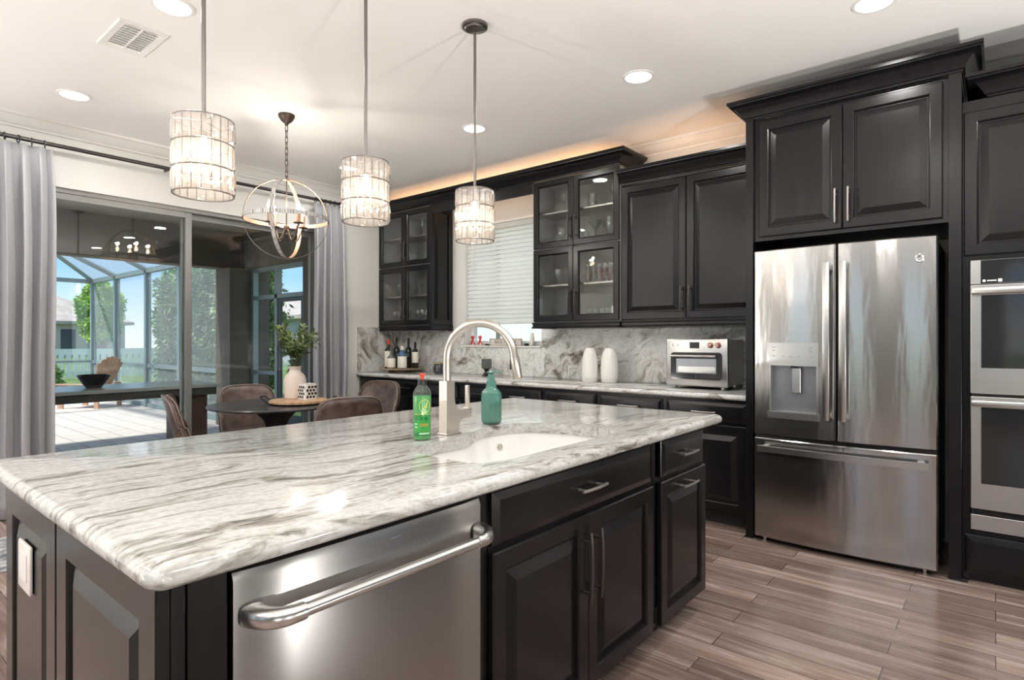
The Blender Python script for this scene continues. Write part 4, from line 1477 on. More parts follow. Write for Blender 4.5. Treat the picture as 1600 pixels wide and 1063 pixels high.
# soap bottle
BX, BY, BZ = -1.612, 1.437, 0.9178
so = T('dish_soap_bottle', 'green dish soap bottle with red tip left of the faucet', 'soap bottle', (BX, BY, BZ))
mb = MB()
mb.lathe([(0.029, 0.0), (0.0325, 0.004), (0.033, 0.016), (0.033, 0.130), (0.0328, 0.165), (0.029, 0.180), (0.021, 0.191), (0.015, 0.198), (0.015, 0.205), (0, 0.205)], BX, BY, 32, BZ)
mb.build('bottle', M['soapclear'], so, True, 50)
mb = MB()
mb.lathe([(0.0, 0.003), (0.0305, 0.004), (0.0318, 0.02), (0.0318, 0.160), (0.0, 0.160)], BX, BY, 32, BZ)
mb.build('soap', M['soapgreen'], so, True, 50)
mb = MB()
mb.lathe([(0.0165, 0.199), (0.0165, 0.216), (0.011, 0.218), (0.0, 0.218)], BX, BY, 20, BZ)
cap = mb.build('cap', M['black'], so, True, 40)
mb = MB()
mb.lathe([(0.007, 0.217), (0.006, 0.226), (0.012, 0.238), (0.011, 0.240), (0.004, 0.236), (0.0, 0.244)], BX, BY, 16, BZ)
mb.build('tip', M['redcap'], cap, True, 40)
yaw = math.atan2(-BX, BY)
dcam = Vector((-BX, -BY, 0)).normalized()
LM = Matrix.Translation((BX + dcam.x * 0.0335, BY + dcam.y * 0.0335, BZ)) @ Matrix.Rotation(math.atan2(dcam.x, -dcam.y), 4, 'Z') @ Matrix.Rotation(PI / 2, 4, 'X')


def wrap(rects, name, mat, parent, rad=0.0335, off=0.0):
    mb = MB(LM)
    for x0, x1, y0, y1 in rects:
        k = 6
        rs = []
        for i in range(k + 1):
            x = x0 + (x1 - x0) * i / k
            a = x / rad
            rs.append([((rad + off) * math.sin(a), y0, (rad + off) * math.cos(a) - rad), ((rad + off) * math.sin(a), y1, (rad + off) * math.cos(a) - rad)])
        mb.rings(rs, closed=False)
    return mb.build(name, mat, parent, recalc=False)


lb = wrap([(-0.035, 0.035, 0.018, 0.092)], 'label', M['soapdark'], so, off=0.0002)
wrap([(-0.030, 0.033, 0.030, 0.088)], 'label_field', M['soapgreen'], lb, off=0.0005)
for x0, wtxt in ((-0.021, 0.012), (-0.003, 0.010), (0.015, 0.013)):
    wrap([(x0 - wtxt / 2, x0 + wtxt / 2, 0.074, 0.085)], 'label_marks', M['soapdark'], lb, off=0.0008)
wrap([(-0.028, -0.017, 0.058, 0.062), (-0.028, -0.017, 0.047, 0.051), (-0.010, 0.030, 0.0225, 0.0285)], 'label_marks', M['palegreen'], lb, off=0.0008)
text_part('DISH', 0.0155, LM @ Matrix.Translation((0, 0, 0.0008)), M['orange'], lb, 'lettering', 0.0002, bend=0.0335, shift=(0.008, 0.056))
mb = MB(LM)


def on_cyl(x, y, rad=0.0345):
    a = x / 0.0335
    return (rad * math.sin(a), y, rad * math.cos(a) - 0.0335)


mb.tube([on_cyl(0.010 + 0.0195 * math.cos(2 * PI * i / 32), 0.124 + 0.0235 * math.sin(2 * PI * i / 32)) for i in range(32)], 0.0009, 5, True)
mb.tube([on_cyl(0.000 + 0.0195 * (t / 8), 0.110 + 0.030 * (t / 8) ** 1.4) for t in range(9)], 0.0009, 5)
mb.tube([on_cyl(0.0195 - 0.001 * t, 0.140 - 0.0042 * t) for t in range(7)], 0.0009, 5)
mb.tube([on_cyl(0.000 + 0.0032 * t, 0.121 + 0.0012 * math.sin(t)) for t in range(8)], 0.0008, 5)
mb.tube([on_cyl(-0.030 + 0.008 * t, 0.0935 + (0.003 if t % 2 else -0.001)) for t in range(8)], 0.0007, 5)
mb.build('label_emblem', M['yellow'], so, True)

# teal pump bottle
PX, PY = -1.690, 1.905
tp = T('teal_soap_dispenser', 'teal glazed soap dispenser right of the faucet', 'soap dispenser', (PX, PY, BZ))
mb = MB()
mb.lathe([(0.030, 0.0), (0.040, 0.003), (0.0445, 0.013), (0.0455, 0.06), (0.0455, 0.118), (0.043, 0.134), (0.033, 0.147), (0.0255, 0.152), (0.0225, 0.160), (0.0220, 0.182), (0.0215, 0.186), (0.0, 0.186)], PX, PY, 12, BZ)
mb.build('bottle', M['teal'], tp, True, 20)
mb = MB()
mb.lathe([(0.0155, 0.1865), (0.0145, 0.214), (0.0, 0.215)], PX, PY, 20, BZ)
cl = mb.build('collar', M['teal'], tp, True, 40)
mb = MB()
mb.lathe([(0.010, 0.2155), (0.019, 0.219), (0.0205, 0.224), (0.012, 0.228), (0.0, 0.229)], PX, PY, 20, BZ)
mb.tube([(PX, PY, BZ + 0.223), (PX + 0.016, PY + 0.022, BZ + 0.224), (PX + 0.020, PY + 0.028, BZ + 0.221)], [0.006, 0.005, 0.004], 8)
mb.build('pump_head', M['teal'], cl, True, 40)

# island outlet
io = T('island_outlet', 'white outlet plate on the left end panel of the island', 'outlet', (-1.935, 0.36, 0.70))
OM = front(-1.93, 0.3695, 0.695)
MB(OM).box(-0.062, 0.062, -0.062, 0.062, 0, 0.008, 0.006, 3).build('plate', M['ivory'], io, True, 30)
MB(OM).box(-0.030, 0.036, -0.032, 0.038, 0.008, 0.0105, 0.001).build('socket', M['white'], io)

# ================================================================== BACK COUNTER ITEMS
ZK = 0.9155
tr = T('bottle_tray', 'round wooden footed tray under the bottles in the counter corner', 'tray', (-5.20, 4.33, ZK))
mb = MB()
mb.lathe([(0.0, 0.030), (0.16, 0.028), (0.225, 0.034), (0.236, 0.048), (0.230, 0.050), (0.215, 0.042), (0.0, 0.042)], -5.20, 4.33, 40, ZK)
mb.build('dish', M['traywood'], tr, True, 40)
mb = MB()
mb.lathe([(0.15, 0.0), (0.15, 0.0275), (0.0, 0.0276)], -5.20, 4.33, 32, ZK)
mb.build('foot', M['antique'], tr, True, 40)
BT = ZK + 0.0425


def bottle(label, x, y, h, r, body, labm, l0, l1, capm, neck=0.32, sh=0.12):
    t = T('liquor_bottle', label, 'bottle', (x, y, BT), group='bottles on the wooden tray')
    mb = MB()
    n0 = h * (1 - neck)
    mb.lathe([(r * 0.9, 0), (r, 0.006), (r, n0 - h * sh * 0.6), (r * 0.85, n0 - h * sh * 0.15), (r * 0.34, n0 + h * 0.06), (r * 0.30, h * 0.96), (0, h * 0.96)], x, y, 20, BT)
    mb.build('glass', body, t, True, 50)
    mb = MB()
    mb.lathe([(r + 0.0008, l0 * h), (r + 0.0012, l0 * h + 0.001), (r + 0.0012, l1 * h), (r + 0.0004, l1 * h + 0.001)], x, y, 20, BT)
    mb.build('label', labm, t, True, 50)
    mb = MB()
    mb.lathe([(r * 0.37, h * 0.83), (r * 0.38, h * 0.832), (r * 0.37, h * 0.995), (r * 0.3, h), (0, h)], x, y, 14, BT)
    mb.build('cap', capm, t, True, 40)


bottle('tall bottle with red cap and long cream label at the left of the tray', -5.315, 4.235, 0.325, 0.043, M['winedark'], M['cream'], 0.06, 0.60, M['redcap'], 0.30)
bottle('dark bottle with black cap behind the red capped bottle', -5.335, 4.365, 0.355, 0.038, M['winedark'], M['winedark'], 0.2, 0.5, M['black'], 0.34)
bottle('clear short bottle with square cream label in front of the red capped bottle', -5.185, 4.170, 0.245, 0.046, M['smoke'], M['cream'], 0.07, 0.48, M['smoke'], 0.42)
bottle('dark wine bottle at the back middle of the tray', -5.20, 4.43, 0.345, 0.038, M['winedark'], M['winedark'], 0.2, 0.5, M['black'], 0.34)
bottle('blue tinted bottle with cream label and white cap at the front right of the tray', -5.055, 4.215, 0.255, 0.050, M['blueglass'], M['cream'], 0.06, 0.55, M['cream'], 0.26, 0.16)
bottle('slim dark bottle with pale label at the right end of the tray', -5.045, 4.395, 0.300, 0.036, M['winedark'], M['cream'], 0.22, 0.62, M['black'], 0.30)

jr = T('candle_jar', 'small charcoal jar with gold lid on the back counter', 'candle jar', (-4.68, 4.42, ZK))
mb = MB()
mb.lathe([(0.045, 0), (0.058, 0.006), (0.066, 0.045), (0.062, 0.082), (0.052, 0.102), (0.0, 0.102)], -4.68, 4.42, 24, ZK)
mb.build('jar', M['charcoalglass'], jr, True, 50)
mb = MB()
mb.lathe([(0.050, 0.1025), (0.058, 0.108), (0.058, 0.118), (0.03, 0.124), (0.0, 0.126)], -4.68, 4.42, 24, ZK)
mb.build('lid', M['gold'], jr, True, 40)
MB(front(-4.665, 4.3585, ZK + 0.05)).box(-0.030, 0.030, -0.022, 0.030, -0.004, 0.0, 0.001).build('label', M['pull_light'], jr)

gb = T('candle_goblet', 'dark goblet candle holder with smoked glass cup on the back counter', 'candle holder', (-4.02, 4.46, ZK))
mb = MB()
mb.lathe([(0.050, 0), (0.052, 0.006), (0.036, 0.012), (0.026, 0.030), (0.020, 0.045), (0.030, 0.062), (0.036, 0.066), (0.0, 0.068)], -4.02, 4.46, 24, ZK)
mb.build('stem', M['black'], gb, True, 50)
mb = MB()
mb.lathe([(0.036, 0.0685), (0.050, 0.075), (0.054, 0.09), (0.052, 0.170), (0.046, 0.170), (0.044, 0.10), (0.0, 0.095)], -4.02, 4.46, 24, ZK)
mb.build('cup', M['smoke'], gb, True, 50)

for x, y, k, lab in ((-2.705, 4.33, 0.95, 'white ceramic vase, the left one of the pair on the back counter'), (-2.548, 4.395, 1.04, 'white ceramic vase, the right one of the pair on the back counter')):
    mb = MB()
    mb.lathe([(0.062 * k, 0), (0.069 * k, 0.004), (0.072 * k, 0.06), (0.0725 * k, 0.13), (0.068 * k, 0.20), (0.056 * k, 0.255), (0.044 * k, 0.282), (0.038 * k, 0.294), (0.030 * k, 0.296), (0.028 * k, 0.27), (0.0, 0.26)], x, y, 32, ZK)
    tag(mb.build('ceramic_vase', M['ceramic'], None, True, 60), lab, 'vase', 'white vases on the back counter')

# toaster oven
to = T('toaster_oven', 'stainless countertop toaster oven with copper knobs beside the refrigerator', 'toaster oven', (-1.70, 4.38, ZK))
TX0, TX1, TYF = -1.945, -1.472, 4.205
mb = MB()
mb.box(TX0 + 0.012, TX1 - 0.004, TYF + 0.034, 4.545, 0.945, 1.282, 0.006)
mb.build('body', M['steel_dw'], to)
TM = front(TX0, TYF + 0.034, 0.936)
TW, TH = TX1 - TX0, 0.352
MB(TM).box(0, TW, 0, TH, 0, 0.034, 0.010, 3).build('front_frame', M['steel_light'], to, True, 30)
mb = MB(TM)
poly = round_rect(0.040, TW - 0.042, 0.052, 0.252, 0.026, 5)
mb.rings([[(x, y, 0.0345) for x, y in poly], [(x, y, 0.0375) for x, y in poly]])
dr = mb.build('door', M['ovenglass'], to)
mb = MB(TM)
mb.box(0.085, TW - 0.085, 0.098, 0.205, 0.0376, 0.0386)
mb.build('window', M['dispgrey'], dr)
mb = MB(TM)
mb.rings([[(x, y, 0.039) for x, y in round_rect(0.10, TW - 0.09, 0.105, 0.148, 0.01, 3)], [(x, y, 0.0400) for x, y in round_rect(0.10, TW - 0.09, 0.105, 0.148, 0.01, 3)]])
mb.build('baking_tray', M['steel_light'], dr)
mb = MB(TM)
mb.tube([(0.045, 0.226, 0.068), (TW - 0.078, 0.226, 0.068)], 0.0085, 10)
for u in (0.06, TW - 0.095):
    mb.tube([(u, 0.226, 0.037), (u, 0.226, 0.068)], 0.006, 8)
mb.build('handle', M['steel_light'], dr, True, 50)
MB(TM).box(0.188, 0.262, 0.282, 0.328, 0.0345, 0.0360, 0.001).build('display', M['display'], to)
for u in (0.345, 0.402):
    mb = MB(TM @ Matrix.Translation((u, 0.306, 0.0345)))
    mb.lathe([(0.022, 0), (0.022, 0.004), (0.017, 0.006), (0.016, 0.020), (0.014, 0.022), (0.0, 0.022)], 0, 0, 20)
    kn = mb.build('knob', M['copper'], to, True, 40)
    MB(TM @ Matrix.Translation((u, 0.306, 0.0345)) @ Matrix.Rotation(0.5 if u < 0.38 else 1.45, 4, 'Z')).box(-0.016, 0.016, -0.0035, 0.0035, 0.0222, 0.026, 0.001).build('grip', M['steel_light'], kn)
for u in (0.045, 0.085):
    mb = MB(TM @ Matrix.Translation((u + 0.002, 0.306, 0.0345)))
    mb.lathe([(0.011, 0), (0.011, 0.002), (0.0, 0.0022)], 0, 0, 16)
    mb.build('button', M['steel'], to, True, 40)
for x in (TX0 + 0.05, TX1 - 0.05):
    for y in (TYF + 0.05, 4.50):
        mb = MB()
        mb.lathe([(0.016, 0), (0.020, 0.004), (0.020, 0.021), (0, 0.0215)], x, y, 14, ZK)
        mb.build('foot', M['steel_light'], to, True, 40)

for x, z, lab in ((-5.045, 1.155, 'white wall outlet on the backsplash right of the bottles'), (-3.985, 1.035, 'white wall outlet on the backsplash below the window')):
    t = T('wall_outlet', lab, 'outlet', (x, 4.585, z))
    MB(front(x, 4.5878, z)).box(-0.037, 0.037, -0.058, 0.058, 0, 0.006, 0.002).build('plate', M['white'], t)
    MB(front(x, 4.5878, z)).box(-0.017, 0.017, -0.033, 0.033, 0.0062, 0.008, 0.001).build('socket', M['white'], t)

# window sill things
ZS = 1.2205
for x, lab in ((-4.385, 'small red and white letter block, the left one on the window sill'), (-4.275, 'small red and white letter block, the right one on the window sill')):
    t = T('sill_figure', lab, 'figurine', (x, 4.64, ZS), group='red figures on the window sill')
    mb = MB()
    mb.tube([(x - 0.030, 4.64, ZS + 0.006), (x + 0.014, 4.64, ZS + 0.096)], 0.010, 6)
    mb.tube([(x + 0.014, 4.64, ZS + 0.096), (x - 0.014, 4.64, ZS + 0.096)], 0.008, 6)
    mb.tube([(x - 0.026, 4.64, ZS + 0.096), (x + 0.032, 4.64, ZS + 0.006)], 0.007, 6)
    mb.build('body', M['redpaint'], t, True)
    MB().box(x - 0.035, x + 0.038, 4.63, 4.65, ZS + 0.0002, ZS + 0.010, 0.002).build('base', M['cream'], t)
sg = T('sill_sign', 'whitewashed wooden word sign standing on the window sill', 'sign', (-3.92, 4.64, ZS))
SM = front(-3.915, 4.632, ZS + 0.0375)
MB(SM).box(-0.215, 0.215, -0.037, 0.037, -0.014, 0.0, 0.002).build('board', M['signwood'], sg)
fr = MB(SM)
fr.nest(0.43, 0.074, [(0, 0.0002), (0, 0.004), (0.006, 0.004), (0.006, 0.0002)], hole=True, u0=-0.215, v0=-0.037)
fr.build('frame', M['traywood'], sg)
text_part('BASS HOUSE', 0.052, SM @ Matrix.Translation((0, 0, 0.0012)), M['signink'], sg)
o = MB().box(-4.20, -4.135, 4.63, 4.66, ZS + 0.0002, ZS + 0.018, 0.004).build('sill_stone', M['charcoalglass'])
tag(o, 'small dark flat object left of the word sign on the window sill', 'ornament')
o = MB().box(-3.665, -3.625, 4.63, 4.66, ZS + 0.0002, ZS + 0.026, 0.004).build('sill_cube', M['black'])
tag(o, 'small black cube right of the word sign on the window sill', 'ornament')
mb = MB()
mb.lathe([(0.022, 0), (0.024, 0.004), (0.024, 0.09), (0.016, 0.105), (0.016, 0.128), (0, 0.13)], -3.575, 4.645, 18, ZS + 0.0002)
tag(mb.build('sill_bottle', M['cream'], None, True, 40), 'slim cream bottle at the right end of the window sill', 'bottle')

# ================================================================== GLASSWARE
GL = {
    'goblet': [(0.030, 0), (0.031, 0.003), (0.006, 0.008), (0.005, 0.055), (0.018, 0.070), (0.034, 0.10), (0.036, 0.125), (0.031, 0.155), (0.029, 0.155), (0.033, 0.125), (0.030, 0.10), (0.0, 0.075)],
    'tumbler': [(0.030, 0), (0.032, 0.004), (0.037, 0.105), (0.034, 0.105), (0.029, 0.012), (0.0, 0.010)],
    'flute': [(0.026, 0), (0.026, 0.003), (0.005, 0.008), (0.005, 0.05), (0.019, 0.075), (0.026, 0.13), (0.024, 0.19), (0.022, 0.19), (0.023, 0.13), (0.0, 0.07)],
    'decanter': [(0.040, 0), (0.044, 0.006), (0.046, 0.07), (0.036, 0.11), (0.014, 0.135), (0.013, 0.17), (0.020, 0.178), (0.018, 0.18), (0.0, 0.178)],
    'martini': [(0.028, 0), (0.028, 0.003), (0.005, 0.008), (0.005, 0.10), (0.050, 0.165), (0.048, 0.166), (0.0, 0.105)],
}
gmesh = {}


def glass(kind, x, y, z, label, group, mat='glassware', k=1.0):
    key = (kind, mat)
    if key not in gmesh:
        mb = MB()
        mb.lathe(GL[kind], 0, 0, 18)
        o = mb.build('drinking_glass', M[mat], None, True, 50)
        gmesh[key] = o
    else:
        o = gmesh[key].copy()
        COL.objects.link(o)
    o.location = (x, y, z)
    o.scale = (k, k, k)
    tag(o, label, 'glass', group)


S1, S2, S3, S4 = 1.4585, 1.7815, 2.1155, 2.4415     # board tops: lower floor, lower shelf, upper floor, upper shelf
G = 'goblets on the upper shelf of the right glass cabinet'
glass('goblet', -3.02, 4.42, S4, 'stemmed goblet on the upper left shelf of the glass cabinet right of the window', None, k=1.15)
glass('flute', -2.905, 4.44, S4, 'slim flute beside the centre stile on the upper left shelf right of the window', None)
glass('tumbler', -2.73, 4.42, S4, 'tall tumbler on the upper right shelf of the glass cabinet right of the window', None, k=1.15)
glass('goblet', -2.52, 4.44, S4, 'round goblet at the right end of the upper right shelf', None, k=1.25)
glass('goblet', -3.06, 4.42, S3, 'stemmed glass behind the upper left door, below the shelf', None, k=1.2)
glass('tumbler', -2.94, 4.40, S3, 'short tumbler behind the upper left door, below the shelf', None, k=0.8)
glass('martini', -2.72, 4.45, S3, 'dark cone shaped stemmed glass behind the upper right door', None, 'smoke', 1.3)
glass('decanter', -2.79, 4.40, S3, 'clear decanter behind the upper right door', None)
glass('flute', -2.56, 4.42, S3, 'tall stemmed glass at the right behind the upper right door', None, k=1.2)
glass('tumbler', -2.64, 4.38, S3, 'small clear tumbler right of the decanter behind the upper right door', None, k=0.6)
glass('goblet', -3.10, 4.42, S2, 'stemmed goblet on the lower left shelf of the glass cabinet right of the window', None, k=0.95)
glass('goblet', -2.93, 4.42, S2, 'red tinted goblet on the lower left shelf of the glass cabinet right of the window', None, 'glasspink', 1.0)
for k in range(4):
    glass('tumbler', -3.06 + 0.055 * k, 4.40 + 0.03 * (k % 2), S1, 'small glass in the row behind the lower left door right of the window', 'small glasses behind the lower left door', k=0.62)
for k in range(5):
    glass('flute', -2.78 + 0.058 * k, 4.42, S2, 'clear flute in the row on the lower right shelf right of the window', 'flutes on the lower right shelf', k=0.86)
for k in range(3):
    glass('goblet', -2.69 + 0.075 * k, 4.50, S2, 'pink stemmed glass behind the row of flutes', 'pink glasses behind the flutes', 'glasspink', 0.9)
for k in range(4):
    glass('tumbler', -2.76 + 0.062 * k, 4.42, S1, 'thick clear tumbler in the row behind the lower right door', 'tumblers behind the lower right door', k=0.95)
o = MB().box(-2.53, -2.485, 4.40, 4.46, S1 + 0.0005, S1 + 0.115, 0.002).build('card_box', M['white'])
tag(o, 'white upright box beside the tumblers behind the lower right door', 'box')
o = MB().box(-5.19, -5.165, 4.38, 4.42, S3 + 0.0005, S3 + 0.085, 0.003).build('small_candle', M['cream'])
tag(o, 'small cream candle behind the upper left door of the corner cabinet', 'candle')
for k in range(4):
    glass('goblet', -5.43 + 0.078 * k, 4.42, S1, 'clear goblet in the row behind the lower left door of the corner cabinet', 'goblets behind the lower left corner door', k=1.0)
for k in range(2):
    glass('goblet', -5.36 + 0.12 * k, 4.44, S2, 'clear goblet on the left shelf of the corner cabinet', 'goblets on the left shelf of the corner cabinet', k=1.0)
for k in range(4):
    glass('goblet', -5.03 + 0.082 * k, 4.42, S1, 'clear goblet in the row behind the lower right door of the corner cabinet', 'goblets behind the lower right corner door', k=1.05)
for k in range(3):
    glass('martini', -4.99 + 0.10 * k, 4.44, S2, 'wide stemmed glass on the right lower shelf of the corner cabinet', 'wide glasses on the right shelf of the corner cabinet', k=1.0)
for k in range(3):
    glass('flute', -4.97 + 0.10 * k, 4.44, S4, 'clear flute on the upper right shelf of the corner cabinet', 'flutes on the upper shelf of the corner cabinet', k=1.0)
glass('decanter', -4.83, 4.42, S3, 'clear decanter behind the upper right door of the corner cabinet', None)

# ================================================================== CEILING
CAN_LABEL = {(-4.81, 1.17): 'bright recessed light nearest the curtain rod, above the sliding door side', (-3.15, 1.17): 'bright recessed light cut by the top edge, right of the vent',
             (-1.735, 3.37): 'bright recessed light above the solid door wall cabinet', (-3.16, 3.34): 'bright recessed light behind the rod of the rightmost pendant',
             (-0.46, 3.39): 'bright recessed light at the top right, in front of the refrigerator', (-4.86, 3.28): 'bright recessed light peeking out beside the middle pendant'}
can0 = None
for x in (-4.81, -3.15, -1.735, -0.46, 1.2):
    for y in (3.35, 1.17, -1.0, -2.9):
        if abs(x + 1.735) < 0.1 and abs(y - 1.17) < 0.1:
            continue
        key = min(CAN_LABEL, key=lambda q: abs(q[0] - x) + abs(q[1] - y))
        near = abs(key[0] - x) + abs(key[1] - y) < 0.1
        lab = CAN_LABEL[key] if near else 'added recessed ceiling light over the unseen part of the room'  # out-of-view ones extend the grid, added for more room light
        if can0 is None:
            can0 = T('recessed_light', lab, 'ceiling light', (x, y, ZC), group='recessed ceiling lights')
            mb = MB()
            mb.lathe([(0.098, 0), (0.096, -0.006), (0.082, -0.007), (0.080, 0)], x, y, 32, ZC)
            mb.build('trim_ring', M['white'], can0, True, 40)
            mb = MB()
            mb.lathe([(0.0795, -0.0005), (0.0795, -0.004), (0.0, -0.0041)], x, y, 32, ZC)
            mb.build('lens', M['can'], can0, True, 40)
            lamp('downlight', 'AREA', (x, y, ZC - 0.012), CAN_W, CAN_COL, can0, shape='DISK', size=0.14)
        else:
            dup(can0, (x, y, ZC), 0, lab)

vn = T('ceiling_vent', 'white rectangular ceiling air vent left of the nearest pendant', 'vent', (-3.663, 1.155, ZC))
VM = Matrix.Translation((-3.663, 1.155, ZC)) @ Matrix.Rotation(PI, 4, 'X')
mb = MB(VM)
mb.nest(0.385, 0.235, [(0, 0), (0, 0.006), (0.004, 0.009), (0.036, 0.006), (0.040, 0)], hole=True, u0=-0.1925, v0=-0.1175)
mb.build('frame', M['trim'], vn)
for sgn in (-1, 1):
    mb = MB(VM)
    for k in range(10):
        x = -0.14 + k * 0.031
        y0, y1 = (0.006, 0.078) if sgn > 0 else (-0.078, -0.006)
        mb.rings([[(x, y, 0.001), (x + 0.024, y, 0.010), (x + 0.0255, y, 0.009), (x + 0.0015, y, 0.0002)] for y in (y0, y1)])
    mb.build('louvres', M['trim'], vn)
MB(VM).box(-0.155, 0.155, -0.005, 0.005, 0.0, 0.009).build('bar', M['trim'], vn)
MB(VM).box(-0.155, 0.155, -0.080, 0.080, -0.0005, 0.0001).build('duct', M['trim'], vn)

# ================================================================== PENDANTS
PD = T('crystal_pendant', 'nearest and largest looking crystal drum pendant, at the left over the island', 'pendant lamp', (0, 0, ZC), group='crystal pendants over the island')
ZT, ZM1, ZM2, ZB = -0.875, -0.963, -1.052, -1.140      # rings, measured from the ceiling
RP = 0.100
mb = MB()
mb.lathe([(0.0, -0.034), (0.010, -0.034), (0.018, -0.030), (0.050, -0.024), (0.054, -0.018), (0.067, -0.014), (0.068, 0.0), (0, 0)][::-1], 0, 0, 28, ZC)
mb.build('canopy', M['fixture'], PD, True, 40)
mb = MB()
mb.tube([(0, 0, ZC - 0.030), (0, 0, ZC - 0.86)], 0.0075, 12)
mb.tube([(0, 0, ZC - 0.855), (0, 0, ZC - 0.885)], 0.011, 12)
mb.build('rod', M['fixture'], PD, True, 40)
mb = MB()
for z in (ZT, ZM1, ZM2, ZB):
    mb.tube([(RP * math.cos(2 * PI * i / 40), RP * math.sin(2 * PI * i / 40), ZC + z) for i in range(40)], 0.0022, 6, True)
for k in range(20):
    a = 2 * PI * (k + 0.5) / 20
    mb.tube([(RP * math.cos(a), RP * math.sin(a), ZC + ZT), (RP * math.cos(a), RP * math.sin(a), ZC + ZB)], 0.0011, 5)
for k in range(3):
    a = 2 * PI * k / 3
    mb.tube([(RP * math.cos(a), RP * math.sin(a), ZC + ZT), (0, 0, ZC + ZT)], 0.0022, 6)
mb.build('frame', M['fixture'], PD, True, 50)
mb = MB()
mb.tube([(0, 0, ZC - 0.885), (0, 0, ZC - 0.93)], 0.014, 12)
sk_ = mb.build('socket', M['fixture'], PD, True, 40)
mb = MB()
mb.lathe([(0.009, -0.93), (0.012, -0.945), (0.022, -0.975), (0.024, -0.99), (0.018, -1.008), (0, -1.014)], 0, 0, 16, ZC)
mb.build('bulb', M['bulb'], sk_, True, 60)
lamp('pendant_light', 'POINT', (0, 0, ZC - 1.03), PEND_W, WARM, PD, shadow_soft_size=0.022)
cmesh = None
for tier, (z1, z0) in enumerate(((ZT, ZM1), (ZM1, ZM2), (ZM2, ZB))):
    for k in range(20):
        a = 2 * PI * k / 20
        if cmesh is None:
            mb = MB()
            hw, hh = 0.0142, (z1 - z0) / 2 - 0.003
            o0 = [(0.001, -hw, -hh), (0.001, hw, -hh), (0.001, hw, hh), (0.001, -hw, hh)]
            o1 = [(0.005, -hw * 0.62, -hh * 0.55), (0.0052, hw * 0.62, -hh * 0.75), (0.005, hw * 0.62, hh * 0.55), (0.0052, -hw * 0.62, hh * 0.75)]
            i0 = [(-0.002, -hw, -hh), (-0.002, hw, -hh), (-0.002, hw, hh), (-0.002, -hw, hh)]
            i1 = [(-0.006, -hw * 0.3, -hh * 0.7), (-0.006, hw * 0.3, -hh * 0.4), (-0.006, hw * 0.3, hh * 0.7), (-0.006, -hw * 0.3, hh * 0.4)]
            mb.rings([i1, i0, o0, o1])
            cmesh = mb.build('crystal', M['crystal'], None)
            c = cmesh
        else:
            c = cmesh.copy()
            COL.objects.link(c)
        c.location = (RP * math.cos(a), RP * math.sin(a), ZC + (z0 + z1) / 2)
        c.rotation_euler = (PI if (k + tier) % 2 else 0, 0, a)
        adopt(c, PD)
dup(PD, (-2.148, 1.585, ZC), 0.1, 'middle crystal drum pendant of the three over the island')
dup(PD, (-2.117, 2.256, ZC), 0.2, 'farthest crystal drum pendant, in front of the window blind')
PD.location = (-2.19, 0.915, ZC)

# ================================================================== CHANDELIER
CX, CY, CZ, CR = -4.03, 2.27, 2.172, 0.300
ch = T('orb_chandelier', 'open metal orb chandelier with candle bulbs above the dining table', 'chandelier', (CX, CY, ZC))
mb = MB()
mb.lathe([(0, 0), (0.058, -0.0005), (0.057, -0.018), (0.040, -0.045), (0.016, -0.064), (0.010, -0.078), (0, -0.080)], CX, CY, 24, ZC)
mb.build('canopy', M['antique'], ch, True, 40)
zt = CZ + CR
k = 0
z = ZC - 0.075
while z > zt + 0.02:
    mb = MB(Matrix.Translation((CX, CY, z - 0.026)) @ Matrix.Rotation(PI / 2 * (k % 2) + 0.5, 4, 'Z'))
    pts = []
    for i in range(14):
        a = 2 * PI * i / 14
        pts.append((0.0095 * math.cos(a), 0, 0.018 * math.sin(a) + math.copysign(0.011, math.sin(a)) if abs(math.sin(a)) > 0.01 else 0))
    mb.tube(pts, 0.0028, 6, True)
    mb.build('chain_link', M['antique'], ch, True, 60)
    z -= 0.042
    k += 1
view = math.atan2(CX, -CY)


def hoop(mtx, width, r0, r1, name, parent):
    n = 56
    mb = MB(mtx)
    rs = [[(r0 * math.cos(2 * PI * i / n), r0 * math.sin(2 * PI * i / n), -width / 2), (r1 * math.cos(2 * PI * i / n), r1 * math.sin(2 * PI * i / n), -width / 2),
           (r1 * math.cos(2 * PI * i / n), r1 * math.sin(2 * PI * i / n), width / 2), (r0 * math.cos(2 * PI * i / n), r0 * math.sin(2 * PI * i / n), width / 2)] for i in range(n)]
    mb.rings(rs, wrap=True)
    o = mb.build(name, [M['mosaic'], M['orbin'], M['antique']], parent)
    imt = mtx.inverted()
    for p in o.data.polygons:
        c = imt @ p.center
        nrm = (imt.to_3x3() @ p.normal)
        rad_ = Vector((c.x, c.y, 0)).normalized()
        dd_ = nrm.normalized().dot(rad_)
        p.material_index = 0 if dd_ > 0.5 else 1 if dd_ < -0.5 else 2
    return o


cen = Matrix.Translation((CX, CY, CZ))
hoop(cen, 0.028, CR - 0.005, CR, 'equator_band', ch)
dvec = Vector((-CX, -CY, 0)).normalized()
az = math.atan2(dvec.y, dvec.x)
hoop(cen @ Matrix.Rotation(az + math.radians(4), 4, 'Z') @ Matrix.Rotation(PI / 2, 4, 'Y'), 0.024, CR - 0.010, CR - 0.006, 'vertical_hoop', ch)
hoop(cen @ Matrix.Rotation(az - math.radians(20), 4, 'Z') @ Matrix.Rotation(PI / 2, 4, 'X'), 0.028, CR - 0.016, CR - 0.011, 'vertical_hoop', ch)
mb = MB()
mb.tube([(CX, CY, zt + 0.02), (CX, CY, CZ - 0.07)], 0.005, 10)
mb.lathe([(0, -0.10), (0.010, -0.096), (0.018, -0.080), (0.022, -0.06), (0.014, -0.045), (0.006, -0.04), (0, -0.039)], CX, CY, 16, CZ)
